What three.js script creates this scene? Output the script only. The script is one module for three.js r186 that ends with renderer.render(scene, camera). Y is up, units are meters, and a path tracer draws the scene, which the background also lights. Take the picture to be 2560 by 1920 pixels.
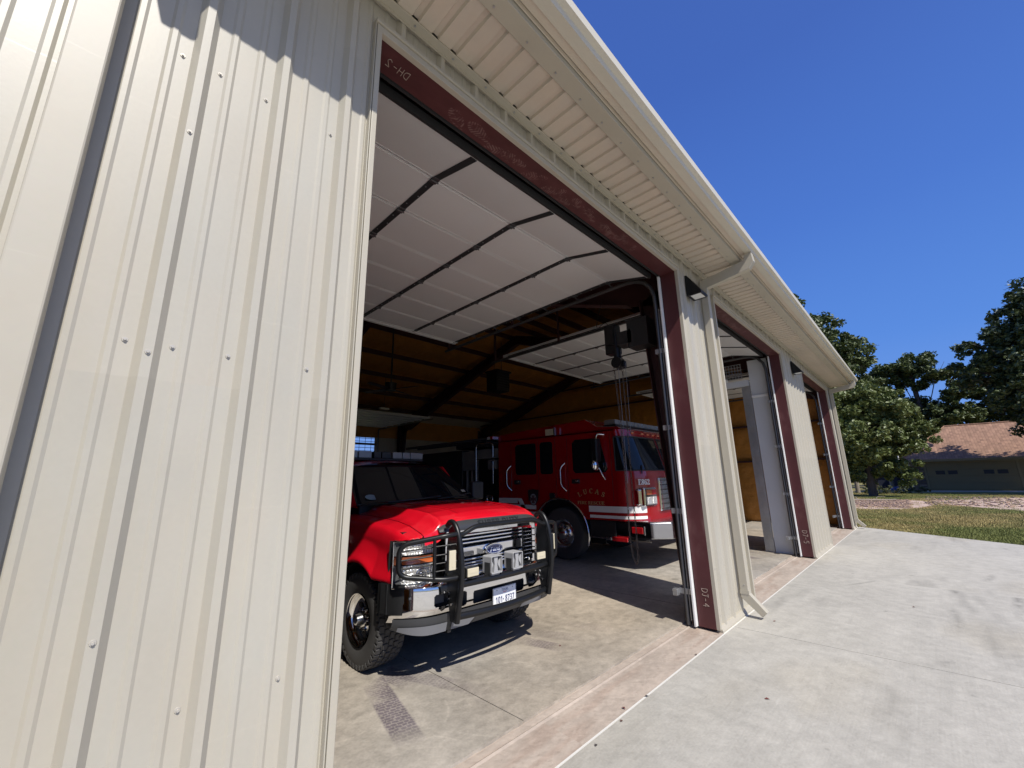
import * as THREE from 'three';
import { mergeGeometries, mergeVertices, toCreasedNormals } from 'three/addons/utils/BufferGeometryUtils.js';
import { RoundedBoxGeometry } from 'three/addons/geometries/RoundedBoxGeometry.js';
import { FontLoader } from 'three/addons/loaders/FontLoader.js';
import { TextGeometry } from 'three/addons/geometries/TextGeometry.js';

// ---------- camera, sky, sun, exposure ----------
const EXPOSURE = 1.0;
const SUN = new THREE.Vector3(-0.30, 1.23, 1.0).normalize();
const scene = new THREE.Scene();
const camera = new THREE.PerspectiveCamera(85.949, 4 / 3, 0.05, 1500);
camera.position.set(0, 1.6249, 1.9166);
camera.up.set(-0.14865, 0.97365, 0.17294);
camera.lookAt(0.69643, 1.6249 + 0.22723, 1.9166 - 0.68069);
scene.add(camera);
const renderer = new THREE.WebGLRenderer({ antialias: true });
renderer.setSize(1024, 768);
renderer.toneMapping = THREE.LinearToneMapping;
renderer.toneMappingExposure = EXPOSURE;
renderer.shadowMap.enabled = true;
{
  const w = 256, h = 256, d = new Float32Array(w * h * 4);
  const stops = [[-90, .16, .155, .14], [-4, .17, .17, .16], [0, .26, .40, .78], [6, .155, .33, .80], [14, .098, .26, .74], [28, .066, .185, .62], [45, .046, .130, .49], [90, .030, .085, .36]];
  for (let j = 0; j < h; j++) {
    const el = ((j + .5) / h - .5) * 180;
    let k = 0; while (k < stops.length - 2 && el > stops[k + 1][0]) k++;
    const a = stops[k], b = stops[k + 1], t = Math.min(1, Math.max(0, (el - a[0]) / (b[0] - a[0])));
    for (let i = 0; i < w; i++) {
      const o = (j * w + i) * 4, lon = ((i + .5) / w - .5) * Math.PI * 2, ce = Math.cos(el * Math.PI / 180), ang = el < 0 ? 180 : Math.acos(Math.min(1, ce * Math.cos(lon) * SUN.x + Math.sin(el * Math.PI / 180) * SUN.y + ce * Math.sin(lon) * SUN.z)) * 180 / Math.PI;
      const glow = 1.1 * Math.exp(-ang / 11) + .05 * Math.exp(-ang / 45); // pale aureole of hazy air round the sun
      for (let c = 0; c < 3; c++) d[o + c] = a[c + 1] + (b[c + 1] - a[c + 1]) * t + glow * [1, .97, .9][c]; d[o + 3] = 1;
    }
  }
  const sky = new THREE.DataTexture(d, w, h, THREE.RGBAFormat, THREE.FloatType);
  sky.mapping = THREE.EquirectangularReflectionMapping; sky.magFilter = THREE.LinearFilter; sky.minFilter = THREE.LinearFilter; sky.needsUpdate = true;
  scene.background = sky; scene.environment = sky;
}
const sun = new THREE.DirectionalLight(new THREE.Color(1, 0.955, 0.885), 5.0);
sun.position.copy(SUN).multiplyScalar(60).add(new THREE.Vector3(10, 0, 0)); sun.target.position.set(10, 0, 0);
sun.castShadow = true; sun.shadow.mapSize.set(4096, 4096);
Object.assign(sun.shadow.camera, { left: -35, right: 35, top: 35, bottom: -35, near: 1, far: 150 });
scene.add(sun, sun.target);

// ---------- helpers ----------
function rng(seed) { let s = seed >>> 0; return () => { s = (s + 0x6D2B79F5) >>> 0; let t = s; t = Math.imul(t ^ (t >>> 15), t | 1); t ^= t + Math.imul(t ^ (t >>> 7), t | 61); return ((t ^ (t >>> 14)) >>> 0) / 4294967296; }; }
const V = (x, y, z) => new THREE.Vector3(x, y, z);
const lerp = THREE.MathUtils.lerp, clamp = THREE.MathUtils.clamp;
const offs = new WeakMap(), names = {};
function numbered(n) { const k = names[n] = (names[n] ?? -1) + 1; return k ? n + '_' + String(k).padStart(3, '0') : n; }
function thing(name, label, category, pos = [0, 0, 0], group) {
  const o = new THREE.Group(); o.name = numbered(name); o.position.set(...pos); offs.set(o, V(...pos)); scene.add(o);
  o.userData = { label, category }; if (group) o.userData.group = group; return o;
}
function sub(name, parent, pos) { const o = new THREE.Group(); o.name = name; const po = offs.get(parent) ?? V(0, 0, 0); if (pos) o.position.set(pos[0] - po.x, pos[1] - po.y, pos[2] - po.z); offs.set(o, pos ? V(...pos) : po.clone()); parent.add(o); return o; }
function clean(g) { const n = g.index ? g.toNonIndexed() : g.clone(); for (const k of Object.keys(n.attributes)) if (!['position', 'normal', 'uv'].includes(k)) n.deleteAttribute(k); if (!n.attributes.normal) n.computeVertexNormals(); n.morphAttributes = {}; n.clearGroups(); return n; }
function triUV(g) {
  const p = g.attributes.position, n = p.count, uv = new Float32Array(n * 2), a = V(), b = V(), c = V();
  for (let i = 0; i < n; i += 3) {
    a.fromBufferAttribute(p, i); b.fromBufferAttribute(p, i + 1); c.fromBufferAttribute(p, i + 2);
    const m = b.clone().sub(a).cross(c.clone().sub(a)), x = Math.abs(m.x), y = Math.abs(m.y), z = Math.abs(m.z);
    [a, b, c].forEach((q, k) => { const o = (i + k) * 2; if (x >= y && x >= z) { uv[o] = q.z; uv[o + 1] = q.y; } else if (y >= z) { uv[o] = q.x; uv[o + 1] = q.z; } else { uv[o] = q.x; uv[o + 1] = q.y; } });
  }
  g.setAttribute('uv', new THREE.BufferAttribute(uv, 2)); return g;
}
function M(name, geos, mat, parent, opt = {}) {
  let list = (Array.isArray(geos) ? geos : [geos]).map(clean);
  if (!opt.keepUV) list.forEach(g => g.deleteAttribute('uv'));
  let g = list.length > 1 ? mergeGeometries(list) : list[0];
  if (!opt.keepUV) triUV(g);
  const p = parent ?? scene, o = opt.local ? V(0, 0, 0) : (offs.get(p) ?? V(0, 0, 0));
  if (o.lengthSq()) g.translate(-o.x, -o.y, -o.z);
  const m = new THREE.Mesh(g, mat); m.name = parent ? name : numbered(name); m.castShadow = m.receiveShadow = true; p.add(m);
  offs.set(m, o.clone()); if (opt.label) m.userData.label = opt.label; if (opt.kind) m.userData.kind = opt.kind; return m;
}
function solo(name, geos, mat, label, category, group) { const m = M(name, geos, mat, null); m.userData = { label, category }; if (group) m.userData.group = group; return m; }
const B = (x0, x1, y0, y1, z0, z1) => new THREE.BoxGeometry(Math.abs(x1 - x0), Math.abs(y1 - y0), Math.abs(z1 - z0)).translate((x0 + x1) / 2, (y0 + y1) / 2, (z0 + z1) / 2);
const RB = (x0, x1, y0, y1, z0, z1, r = .01, s = 2) => new RoundedBoxGeometry(Math.abs(x1 - x0), Math.abs(y1 - y0), Math.abs(z1 - z0), s, r).translate((x0 + x1) / 2, (y0 + y1) / 2, (z0 + z1) / 2);
function rod(a, b, r = .01, seg = 8, r2 = r) { const d = b.clone().sub(a), g = new THREE.CylinderGeometry(r2, r, d.length(), seg); g.applyQuaternion(new THREE.Quaternion().setFromUnitVectors(V(0, 1, 0), d.normalize())); return g.translate((a.x + b.x) / 2, (a.y + b.y) / 2, (a.z + b.z) / 2); }
function bent(pts, R, n = 6) { const out = [pts[0].clone()]; for (let i = 1; i < pts.length - 1; i++) { const p = pts[i], a = pts[i - 1].clone().sub(p), b = pts[i + 1].clone().sub(p), r = Math.min(R, a.length() * .48, b.length() * .48); const s = p.clone().add(a.setLength(r)), e = p.clone().add(b.setLength(r)); for (let k = 0; k <= n; k++) { const t = k / n; out.push(s.clone().multiplyScalar((1 - t) * (1 - t)).addScaledVector(p, 2 * t * (1 - t)).addScaledVector(e, t * t)); } } out.push(pts[pts.length - 1].clone()); return out; }
class Poly extends THREE.Curve { constructor(p, closed) { super(); this.p = closed ? [...p, p[0]] : p; this.l = [0]; for (let i = 1; i < this.p.length; i++) this.l.push(this.l[i - 1] + this.p[i].distanceTo(this.p[i - 1])); } getPoint(t, o = V()) { const L = this.l[this.l.length - 1] * t; let i = 1; while (i < this.l.length - 1 && this.l[i] < L) i++; const s = (L - this.l[i - 1]) / ((this.l[i] - this.l[i - 1]) || 1); return o.copy(this.p[i - 1]).lerp(this.p[i], clamp(s, 0, 1)); } }
function pipe(pts, r, R = .05, seg = 8, n) { const p = bent(pts, R); return new THREE.TubeGeometry(new Poly(p), n ?? Math.max(12, p.length * 3), r, seg); }
function smooth(pts, r, n = 24, seg = 8, closed = false) { return new THREE.TubeGeometry(new THREE.CatmullRomCurve3(pts, closed, 'centripetal'), n, r, seg, closed); }
function surf(f, nu, nv) { const pos = [], idx = [], uv = []; for (let i = 0; i <= nu; i++) for (let j = 0; j <= nv; j++) { const p = f(i / nu, j / nv); pos.push(p.x, p.y, p.z); uv.push(i / nu, j / nv); } for (let i = 0; i < nu; i++) for (let j = 0; j < nv; j++) { const a = i * (nv + 1) + j; idx.push(a, a + 1, a + nv + 1, a + 1, a + nv + 2, a + nv + 1); } const g = new THREE.BufferGeometry(); g.setAttribute('position', new THREE.Float32BufferAttribute(pos, 3)); g.setAttribute('uv', new THREE.Float32BufferAttribute(uv, 2)); g.setIndex(idx); g.computeVertexNormals(); return g; }
// polygon in a plane, extruded: ax = 'x' -> points are (z,y), extruded along x; 'z' -> (x,y); 'y' -> (x,z)
function ex(pts, a, b, ax = 'z', holes = [], bevel = 0) {
  const s = new THREE.Shape(pts.map(p => new THREE.Vector2(p[0], p[1]))); for (const h of holes) s.holes.push(new THREE.Path(h.map(p => new THREE.Vector2(p[0], p[1]))));
  const g = new THREE.ExtrudeGeometry(s, { depth: Math.abs(b - a) - 2 * bevel, bevelEnabled: bevel > 0, bevelThickness: bevel, bevelSize: bevel, bevelOffset: -bevel, bevelSegments: 2, curveSegments: 10 });
  g.translate(0, 0, Math.min(a, b) + bevel);
  const p = g.attributes.position, n = g.attributes.normal;
  for (const t of [p, n]) for (let i = 0; i < t.count; i++) { const x = t.getX(i), y = t.getY(i), z = t.getZ(i); if (ax === 'x') t.setXYZ(i, z, y, x); else if (ax === 'y') t.setXYZ(i, x, z, y); }
  if (ax !== 'z') { const P = g.attributes.position.array, N = g.attributes.normal.array; for (let i = 0; i < P.length; i += 9) for (let c = 0; c < 3; c++) { let s1 = P[i + 3 + c]; P[i + 3 + c] = P[i + 6 + c]; P[i + 6 + c] = s1; s1 = N[i + 3 + c]; N[i + 3 + c] = N[i + 6 + c]; N[i + 6 + c] = s1; } }
  return g;
}
const rrect = (x0, x1, y0, y1, r, n = 5) => { const o = []; for (const [cx, cy, a] of [[x1 - r, y1 - r, 0], [x0 + r, y1 - r, 90], [x0 + r, y0 + r, 180], [x1 - r, y0 + r, 270]]) for (let k = 0; k <= n; k++) { const t = (a + 90 * k / n) * Math.PI / 180; o.push([cx + r * Math.cos(t), cy + r * Math.sin(t)]); } return o; };
// ---------- textures ----------
function vnoise(seed) { const R = rng(seed), T = new Float32Array(65536); for (let i = 0; i < 65536; i++) T[i] = R(); return (x, y, p = 256) => { const xi = Math.floor(x), yi = Math.floor(y); let fx = x - xi, fy = y - yi; fx = fx * fx * (3 - 2 * fx); fy = fy * fy * (3 - 2 * fy); let x0 = xi % p, y0 = yi % p; if (x0 < 0) x0 += p; if (y0 < 0) y0 += p; const x1 = x0 + 1 >= p ? 0 : x0 + 1, y1 = (y0 + 1 >= p ? 0 : y0 + 1) * 256; y0 *= 256; const a = T[x0 + y0], b = T[x1 + y0], c = T[x0 + y1], d = T[x1 + y1]; return (a + (b - a) * fx) * (1 - fy) + (c + (d - c) * fx) * fy; }; }
const N1 = vnoise(11), N2 = vnoise(29), N3 = vnoise(71);
const fbm = (N, x, y, p, o = 4) => { let s = 0, a = .5, q = p; for (let k = 0; k < o; k++) { s += a * N(x, y, q); x *= 2; y *= 2; q = Math.min(256, q * 2); a *= .5; } return s / (1 - Math.pow(.5, o)); };
const SRGB = new Uint8Array(4097); for (let i = 0; i <= 4096; i++) { const v = i / 4096; SRGB[i] = Math.round(255 * (v <= .0031308 ? 12.92 * v : 1.055 * Math.pow(v, 1 / 2.4) - .055)); }
const toS = (v) => SRGB[v <= 0 ? 0 : v >= 1 ? 4096 : (v * 4096 + .5) | 0];
function tex(size, fn, { linear = false, rep = 1 } = {}) {
  const d = new Uint8Array(size * size * 4); for (let j = 0; j < size; j++) for (let i = 0; i < size; i++) { const c = fn((i + .5) / size, (j + .5) / size), o = (j * size + i) * 4; if (linear) { d[o] = d[o + 1] = d[o + 2] = clamp(c, 0, 1) * 255; } else { d[o] = toS(c[0]); d[o + 1] = toS(c[1]); d[o + 2] = toS(c[2]); } d[o + 3] = 255; }
  const t = new THREE.DataTexture(d, size, size, THREE.RGBAFormat); t.wrapS = t.wrapT = THREE.RepeatWrapping; t.magFilter = THREE.LinearFilter; t.minFilter = THREE.LinearMipmapLinearFilter; t.generateMipmaps = true; if (!linear) t.colorSpace = THREE.SRGBColorSpace; t.repeat.set(rep, rep); t.needsUpdate = true; return t;
}
const col = (r, g, b) => new THREE.Color().setRGB(r, g, b);
const mat = (c, rough = .6, metal = 0, o = {}) => new THREE.MeshPhysicalMaterial({ color: col(...c), roughness: rough, metalness: metal, ...o });
const mapped = (t, rough = .8, o = {}) => new THREE.MeshPhysicalMaterial({ map: t, roughness: rough, ...o });
function tinted(base, amp, size, rep, seed, sx = 6, sy = 6) { const N = vnoise(seed); return tex(size, (u, v) => { const a = fbm(N, u * sx, v * sy, Math.max(sx, sy), 4) - .5, b = fbm(N2, u * sx * 2 + 9, v * sy * 2, 16, 3) - .5, f = N3(u * size / 3, v * size / 3, 256) - .5; return base.map((c, k) => c * (1 + amp * (a * 1.6 + (k - 1) * b * .5) + amp * .25 * f)); }, { rep }); }
const mats = {};
{
  const siding = tinted([.450, .420, .346], .09, 512, .5, 5, 8, 3), sbump = tex(256, (u, v) => .5 + .08 * (N1(u * 128, v * 128, 128) - .5) + .8 * (fbm(N2, u * 3, v * 2, 3, 2) - .5), { linear: true, rep: 1.3 });
  mats.siding = mapped(siding, .42, { bumpMap: sbump, bumpScale: .0009, clearcoat: .15, clearcoatRoughness: .35 });
  mats.trim = mapped(tinted([.455, .418, .335], .06, 256, .7, 6), .45, { bumpMap: sbump, bumpScale: .0004 });
  mats.soffit = mapped(tinted([.575, .50, .405], .12, 256, .6, 8), .38, { bumpMap: sbump, bumpScale: .001 });
  mats.gutter = mapped(tinted([.60, .565, .47], .05, 256, .8, 9), .4);
  mats.primer = mapped(tex(512, (u, v) => { const a = fbm(N1, u * 5, v * 5, 5, 5), s = fbm(N2, u * 24, v * 6, 24, 4); const dust = clamp((a - .62) * 5, 0, 1) * clamp((s - .45) * 3, 0, 1) * .35, k = 1 + (a - .5) * .5; return [.086 * k + dust * .2, .023 * k + dust * .16, .025 * k + dust * .14]; }, { rep: .55 }), .5);
  mats.steelDark = mapped(tinted([.055, .022, .022], .3, 256, .6, 12), .55);
  mats.black = mat([.018, .018, .019], .5);
  mats.galv = mapped(tinted([.42, .43, .44], .25, 256, 1.5, 14), .45, { metalness: .7 });
  mats.track = mat([.12, .12, .125], .42, .7);
  mats.stile = mat([.045, .046, .048], .45, .4);
  mats.white = mat([.80, .80, .78], .5);
  mats.screw = mat([.50, .47, .41], .4, .25);
  mats.doorPanel = mapped(tinted([.70, .70, .685], .05, 512, .35, 15, 5, 5), .45);
  mats.insul = mapped(tex(512, (u, v) => { const a = fbm(N1, u * 6, v * 6, 6, 5), st = fbm(N2, u * 3, v * 40, 40, 3), k = .75 + a * .35 + st * .2; return [.46 * k, .195 * k, .035 * k]; }, { rep: .4 }), .5, { bumpMap: tex(256, (u, v) => fbm(N3, u * 8, v * 8, 8, 4), { linear: true, rep: .8 }), bumpScale: .03 });
  mats.liner = mapped(tinted([.60, .62, .64], .06, 256, .5, 17), .5);
  mats.rubber = mat([.022, .022, .023], .75);
  mats.chrome = mat([.80, .80, .80], .06, 1);
  mats.chromeSoft = mat([.62, .62, .62], .22, 1);
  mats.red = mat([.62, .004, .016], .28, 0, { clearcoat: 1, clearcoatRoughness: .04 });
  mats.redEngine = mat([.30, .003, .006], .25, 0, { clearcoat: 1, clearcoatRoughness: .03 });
  mats.glass = mat([.008, .010, .012], .03, 0, { specularIntensity: .8 });
  mats.clear = mat([1, 1, 1], .02, 0, { transmission: 1, thickness: 0, ior: 1.4 });
  mats.powder = mat([.009, .0095, .0105], .36, 0, { specularIntensity: .75 });
  mats.plastic = mat([.015, .0155, .016], .5);
  mats.greyPlastic = mat([.085, .088, .092], .6);
  mats.horn = mat([.36, .36, .36], .5);
  mats.lens = mat([.62, .56, .40], .3, 0, { clearcoat: 1, clearcoatRoughness: .1 });
  mats.amber = mat([.50, .12, .035], .2, 0, { clearcoat: 1 });
  mats.redLens = mat([.45, .01, .015], .15, 0, { clearcoat: 1 });
  const facet = tex(256, (u, v) => { const g = (x, y) => Math.abs(Math.sin(x * 40)) * Math.abs(Math.sin(y * 31)); return g(u, v) * .6 + .4 * N2(u * 40, v * 40, 40); }, { linear: true, rep: 3 });
  mats.reflector = mat([.80, .79, .75], .22, .55, { bumpMap: facet, bumpScale: .012 });
  mats.gold = mat([.55, .42, .20], .4, .5);
  mats.whiteStripe = mat([.78, .78, .76], .35);
  mats.decalWhite = mat([.75, .72, .62], .4);
  mats.chalk = mat([.45, .36, .30], .9);
  mats.sealant = mat([.70, .68, .62], .8);
}
// interior slab: mottled, stained, with tyre prints where cars stop (1 texture = 8 m square from x=0, z=-7)
let blocks = (x, z) => { // tread-block pattern, 0..1
  const wv = N2(x * 30 + 50, z * 30 + 50) * .02; x += wv; z += wv * .8; const r = Math.floor(z / .034), o = (r & 1) * .02; const bx = ((x + o) % .045 + .045) % .045, bz = ((z % .034) + .034) % .034; return bx > .008 && bz > .009 ? 1 : 0; };
const prints = [[2.0, -1.86, 1.72, -.70, .21, .95], [2.12, -1.85, 2.16, -1.35, .22, .8], [2.22, -1.62, 2.5, -.85, .2, .5], [3.42, -1.55, 3.60, -.85, .2, .7], [3.62, -1.6, 3.95, -.9, .22, .28], [4.1, -1.7, 4.35, -.8, .22, .22], [2.6, -1.4, 2.35, -.55, .2, .2]];
const dq = rng(31), drips = Array.from({ length: 34 }, () => [dq() * 8, -6 + dq() * 5.6, .012 + dq() * dq() * .09, .12 + dq() * .3]), arcs = Array.from({ length: 16 }, () => { const a = dq() * 5 - 2.5; return [1.5 + dq() * 3, -1.6 + dq() * 1.2, .25 + dq() * .5, a, a + .3 + dq() * .6]; });
mats.floor = mapped(tex(2048, (u, v) => {
  const x = u * 8, z = v * 8 - 7; let a = fbm(N1, u * 9, v * 9, 9, 5), b = fbm(N2, u * 20, v * 28, 28, 4), f = N3(u * 700 % 256, v * 700 % 256), g = fbm(N3, u * 48, v * 70, 70, 3), h = fbm(N1, u * 3 + 7, v * 3, 3, 3);
  const e1 = fbm(N2, u * 110, v * 150, 150, 3); let k = .96 + (a - .5) * .34 + (b - .5) * .24 + (f - .5) * .18 + (g - .5) * .24 + (e1 - .5) * .40;
  const lane = (c) => Math.exp(-Math.pow((x - c + .1 * Math.sin(z * 1.3)) / .17, 2)); k *= 1 - .13 * (lane(2.05) + lane(3.8)) * clamp(.3 + (b - .4) * 3, 0, 1);
  k *= 1 - .16 * clamp((fbm(N3, u * 30, v * 8, 30, 3) - .58) * 5, 0, 1);
  for (const [cx, cz, cr, s] of drips) { if (Math.abs(x - cx) > .16 || Math.abs(z - cz) > .16) continue; const d = Math.hypot(x - cx, (z - cz) * 1.2) + (g - .5) * .05; if (d < cr) k *= 1 - s * clamp((cr - d) / .03, 0, 1); }
  for (const [cx, cz, cr, a0, a1] of arcs) { if (Math.abs(x - cx) > .8 || Math.abs(z - cz) > .8) continue; const rr = Math.hypot(x - cx, z - cz), an = Math.atan2(z - cz, x - cx); if (Math.abs(rr - cr) < .008 && an > a0 && an < a1) k *= 1.10; }
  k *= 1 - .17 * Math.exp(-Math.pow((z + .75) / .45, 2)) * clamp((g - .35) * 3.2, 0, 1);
  const t1 = clamp((h - .35) * 3, 0, 1); let r = .415 * k * lerp(.95, 1.03, t1), gg = .366 * k, bb = .300 * k * lerp(1.06, .95, t1);
  if (z > -2.1 && z < -.4 && x > 1.5 && x < 4.6) for (const [x0, z0, x1, z1, w, s] of prints) { const dx = x1 - x0, dz = z1 - z0, L = Math.hypot(dx, dz), t = ((x - x0) * dx + (z - z0) * dz) / L, d = ((x - x0) * dz - (z - z0) * dx) / L; if (t > 0 && t < L && Math.abs(d) < w / 2) { const e = s * clamp((a - .30) * 4 + (b - .5) * 3, 0, 1) * clamp((w / 2 - Math.abs(d)) * 60, 0, 1) * Math.min(1, (L - t) * 4) * (.45 + .55 * blocks(d + 1, t)); r *= 1 - .60 * e; gg *= 1 - .63 * e; bb *= 1 - .52 * e; } }
  const sp = N1(u * 900 % 256, v * 900 % 256); if (sp > .992) { r = gg = bb = .55; }
  return [r, gg, bb];
}, { rep: 1 / 8 }), .72, { bumpMap: tex(512, (u, v) => fbm(N2, u * 40, v * 40, 40, 4), { linear: true, rep: .5 }), bumpScale: .004 });
mats.floor.map.offset.set(0, 7 / 8);
mats.floor.roughnessMap = tex(512, (u, v) => .55 + .4 * fbm(N1, u * 8, v * 8, 8, 4), { linear: true, rep: .25 });
const aq = rng(57), scuffs = Array.from({ length: 26 }, () => { const x = aq() * 9, z = aq() * 9, an = aq() * 1.4 - .2, L = .3 + aq() * 1.6; return [x, z, x + Math.cos(an) * L, z + Math.sin(an) * L, .03 + aq() * .09, .12 + aq() * .28]; }), spots = Array.from({ length: 60 }, () => [aq() * 9, aq() * 9, .008 + aq() * aq() * .05, .12 + aq() * .35]);
mats.apron = mapped(tex(2048, (u, v) => {
  const x = u * 9, z = v * 9, a = fbm(N2, u * 5, v * 5, 5, 4), b = fbm(N1, u * 12, v * 40, 40, 4), f = N3(u * 900 % 256, v * 900 % 256), st = fbm(N3, u * 4, v * 30, 30, 4), e = fbm(N2, u * 110, v * 110, 110, 4), br = N2(u * 30, v * 1400 % 256);
  let k = .97 + (a - .5) * .16 + (b - .5) * .16 + (f - .5) * .10 + (e - .5) * .26 + (br - .5) * .03;
  const wet = clamp((st - .57) * 6, 0, 1) * clamp((b - .40) * 4, 0, 1); k *= 1 - .20 * wet; let tan = clamp((fbm(N1, u * 4 + 3, v * 9, 9, 4) - .55) * 5, 0, 1);
  for (const [x0, z0, x1, z1, w, s] of scuffs) { if (x < Math.min(x0, x1) - .2 || x > Math.max(x0, x1) + .2 || z < Math.min(z0, z1) - .2 || z > Math.max(z0, z1) + .2) continue; const dx = x1 - x0, dz = z1 - z0, L = Math.hypot(dx, dz), t = ((x - x0) * dx + (z - z0) * dz) / L, d = ((x - x0) * dz - (z - z0) * dx) / L + Math.sin(t * 2.1 + x0) * .05; if (t > 0 && t < L && Math.abs(d) < w) k *= 1 - s * clamp((e - .34) * 5, 0, 1) * Math.min(1, t * 4, (L - t) * 4) * (1 - Math.abs(d) / w); }
  for (const [cx, cz, cr, s] of spots) { if (Math.abs(x - cx) > .09 || Math.abs(z - cz) > .09) continue; const d = Math.hypot(x - cx, z - cz) + (e - .5) * .03; if (d < cr) k *= 1 - s * clamp((cr - d) / .015, 0, 1); }
  return [.450 * k * (1 - .06 * tan), .430 * k * (1 - .08 * tan), .378 * k * (1 - .12 * tan)];
}, { rep: 1 / 9 }), .82, { bumpMap: tex(512, (u, v) => .85 * fbm(N3, u * 60, v * 60, 60, 3) + .15 * N1(u * 6, v * 256, 256), { linear: true, rep: .6 }), bumpScale: .003 });
mats.threshold = mapped(tex(1024, (u, v) => { const a = fbm(N1, u * 5, v * 10, 10, 5), b = fbm(N2, u * 40, v * 60, 60, 4), st = fbm(N3, u * 3, v * 24, 24, 3); const k = .92 + (a - .5) * .35 + (b - .5) * .3, w = clamp((st - .55) * 5, 0, 1); return [.46 * k * (1 - .1 * w), .385 * k * (1 - .15 * w), .315 * k * (1 - .17 * w)]; }, { rep: .4 }), .85, { bumpMap: tex(256, (u, v) => fbm(N3, u * 30, v * 30, 30, 4), { linear: true, rep: 1 }), bumpScale: .006 });
mats.primerHead = (() => { const prints = []; const Q = rng(44); for (let k = 0; k < 15; k++) prints.push([1.5 + k * .22 + Q() * .1, .05 + Q() * .09, Q() * 1.2 - .6, .55 + Q() * .45, Q() < .35]);
  const t = tex(1024, (u, v) => { const x = u * 4.2, z = v * .21, a = fbm(N1, u * 26, v * 3, 26, 4), q = fbm(N2, u * 160, v * 9, 160, 3), k = 1 + (a - .5) * .5; let dust = .03 * clamp((a - .45) * 4, 0, 1); for (const [px, pz, an, s, smear] of prints) { const dx = x - px, dz = z - pz, c = Math.cos(an), n = Math.sin(an), l = dx * c + dz * n, w = -dx * n + dz * c; const e = Math.pow(l / .13, 2) + Math.pow(w / (.045 - .01 * Math.sin(l * 24)), 2); if (e < 1) dust = Math.max(dust, s * clamp((q - .38) * 4, 0, 1) * (smear ? .5 : (Math.sin(l * 260 + Math.abs(w) * 160) > .1 ? 1 : .15))); } return [.082 * k + dust * .13, .021 * k + dust * .10, .022 * k + dust * .09]; }); t.repeat.set(1 / 4.2, 1 / .21); return mapped(t, .55); })();
mats.lawn = mapped(tex(1024, (u, v) => { const a = fbm(N1, u * 4, v * 4, 4, 5), b = fbm(N2, u * 30, v * 10, 30, 4), f = N3(u * 400 % 256, v * 400 % 256), d = clamp((a + (b - .5) * .6 - .46) * 3.5, 0, 1), k = .75 + f * .5; return [lerp(.15, .32, d) * k, lerp(.15, .245, d) * k, lerp(.045, .10, d) * k]; }, { rep: 1 / 14 }), .95);
mats.pump = mat([.16, .16, .155], .5);
mats.dirt = mapped(tex(512, (u, v) => { const a = fbm(N1, u * 9, v * 9, 9, 5), b = fbm(N2, u * 60, v * 60, 60, 3), k = .55 + a * .55 + b * .5; return [.46 * k, .34 * k, .27 * k]; }, { rep: .3 }), .95);
// ---------- ground, slabs ----------
{
  const g = M('lawn', surf((a, b) => V(lerp(-160, 320, a), -.075, lerp(-240, 240, b)), 2, 2), mats.lawn, null); g.userData = { kind: 'structure' };
  // concrete yard: cast in bays with sawn joints, far edge runs obliquely to the grass
  const yard = new THREE.Group(); yard.name = 'driveway'; yard.userData = { kind: 'structure' }; scene.add(yard);
  const edge = z => 17.66 - .775 * (z - 0);
  const jx = [-7, -.2, 5.42, 11.3], jz = [.058, 4.4, 9, 14];
  for (let i = 0; i < 4; i++) for (let k = 0; k < 3; k++) {
    const x0 = jx[i] + .005, z0 = jz[k] + .003, z1 = jz[k + 1] - .003; if (edge(z0) < x0 + .2) continue;
    const c = z => i < 3 ? Math.min(jx[i + 1] - .005, edge(z)) : edge(z);
    const pts = [[x0, z0], [c(z0), z0], [Math.max(x0 + .01, c(z1)), z1], [x0, z1]];
    M('concrete_slab', ex(pts, -.22, -.035, 'y', [], .004), mats.apron, yard);
  }
  M('joint_filler', [B(5.36, 5.48, -.2, -.05, .06, 13), B(-.26, -.14, -.2, -.05, .06, 13), B(11.24, 11.36, -.2, -.05, .06, 8)], mats.rubber, yard, { kind: 'stuff' });
  M('joint_sealant', B(-4.5, 17.4, -.06, -.0335, .046, .0575), mats.sealant, yard);
  // threshold strip that slopes out of the bays
  const sill = new THREE.Group(); sill.name = 'threshold'; sill.userData = { kind: 'structure' }; scene.add(sill);
  for (const [a, b] of [[-4.5, .8], [.8, 5.13], [5.13, 6.35], [6.35, 10.62], [10.62, 12.6], [12.6, 17.4]]) {
    M('concrete_strip', ex([[-.41, -.3], [-.41, -.019], [-.355, -.017], [-.31, -.021], [-.295, -.013], [-.28, -.022], [.044, -.034], [.044, -.3]], a + .001, b - .001, 'x'), mats.threshold, sill);
  }
  const fl = new THREE.Group(); fl.name = 'bay_floor'; fl.userData = { kind: 'structure' }; scene.add(fl);
  const fx = [-4.4, 2.393, 5.72, 8.6, 11.55, 14.4, 17.3], fz = [-17.9, -12, -7.6, -3.8, -.375];
  const R = rng(5);
  for (let i = 0; i < 6; i++) for (let k = 0; k < 4; k++) {
    const x0 = fx[i] + .004, x1 = fx[i + 1] - .004, z0 = fz[k] + .004, z1 = fz[k + 1] - (k === 3 ? 0 : .004), pts = [[x0, z0], [x1, z0]];
    if (k === 3) { const n = Math.ceil((x1 - x0) / .05); for (let j = 0; j <= n; j++) pts.push([lerp(x1, x0, j / n), z1 + (R() - .6) * .009]); } else pts.push([x1, z1], [x0, z1]);
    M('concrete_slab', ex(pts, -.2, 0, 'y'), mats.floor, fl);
  }
  M('slab_bed', B(-4.4, 17.3, -.3, -.014, -17.9, -.45), mats.rubber, fl);
}
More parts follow.
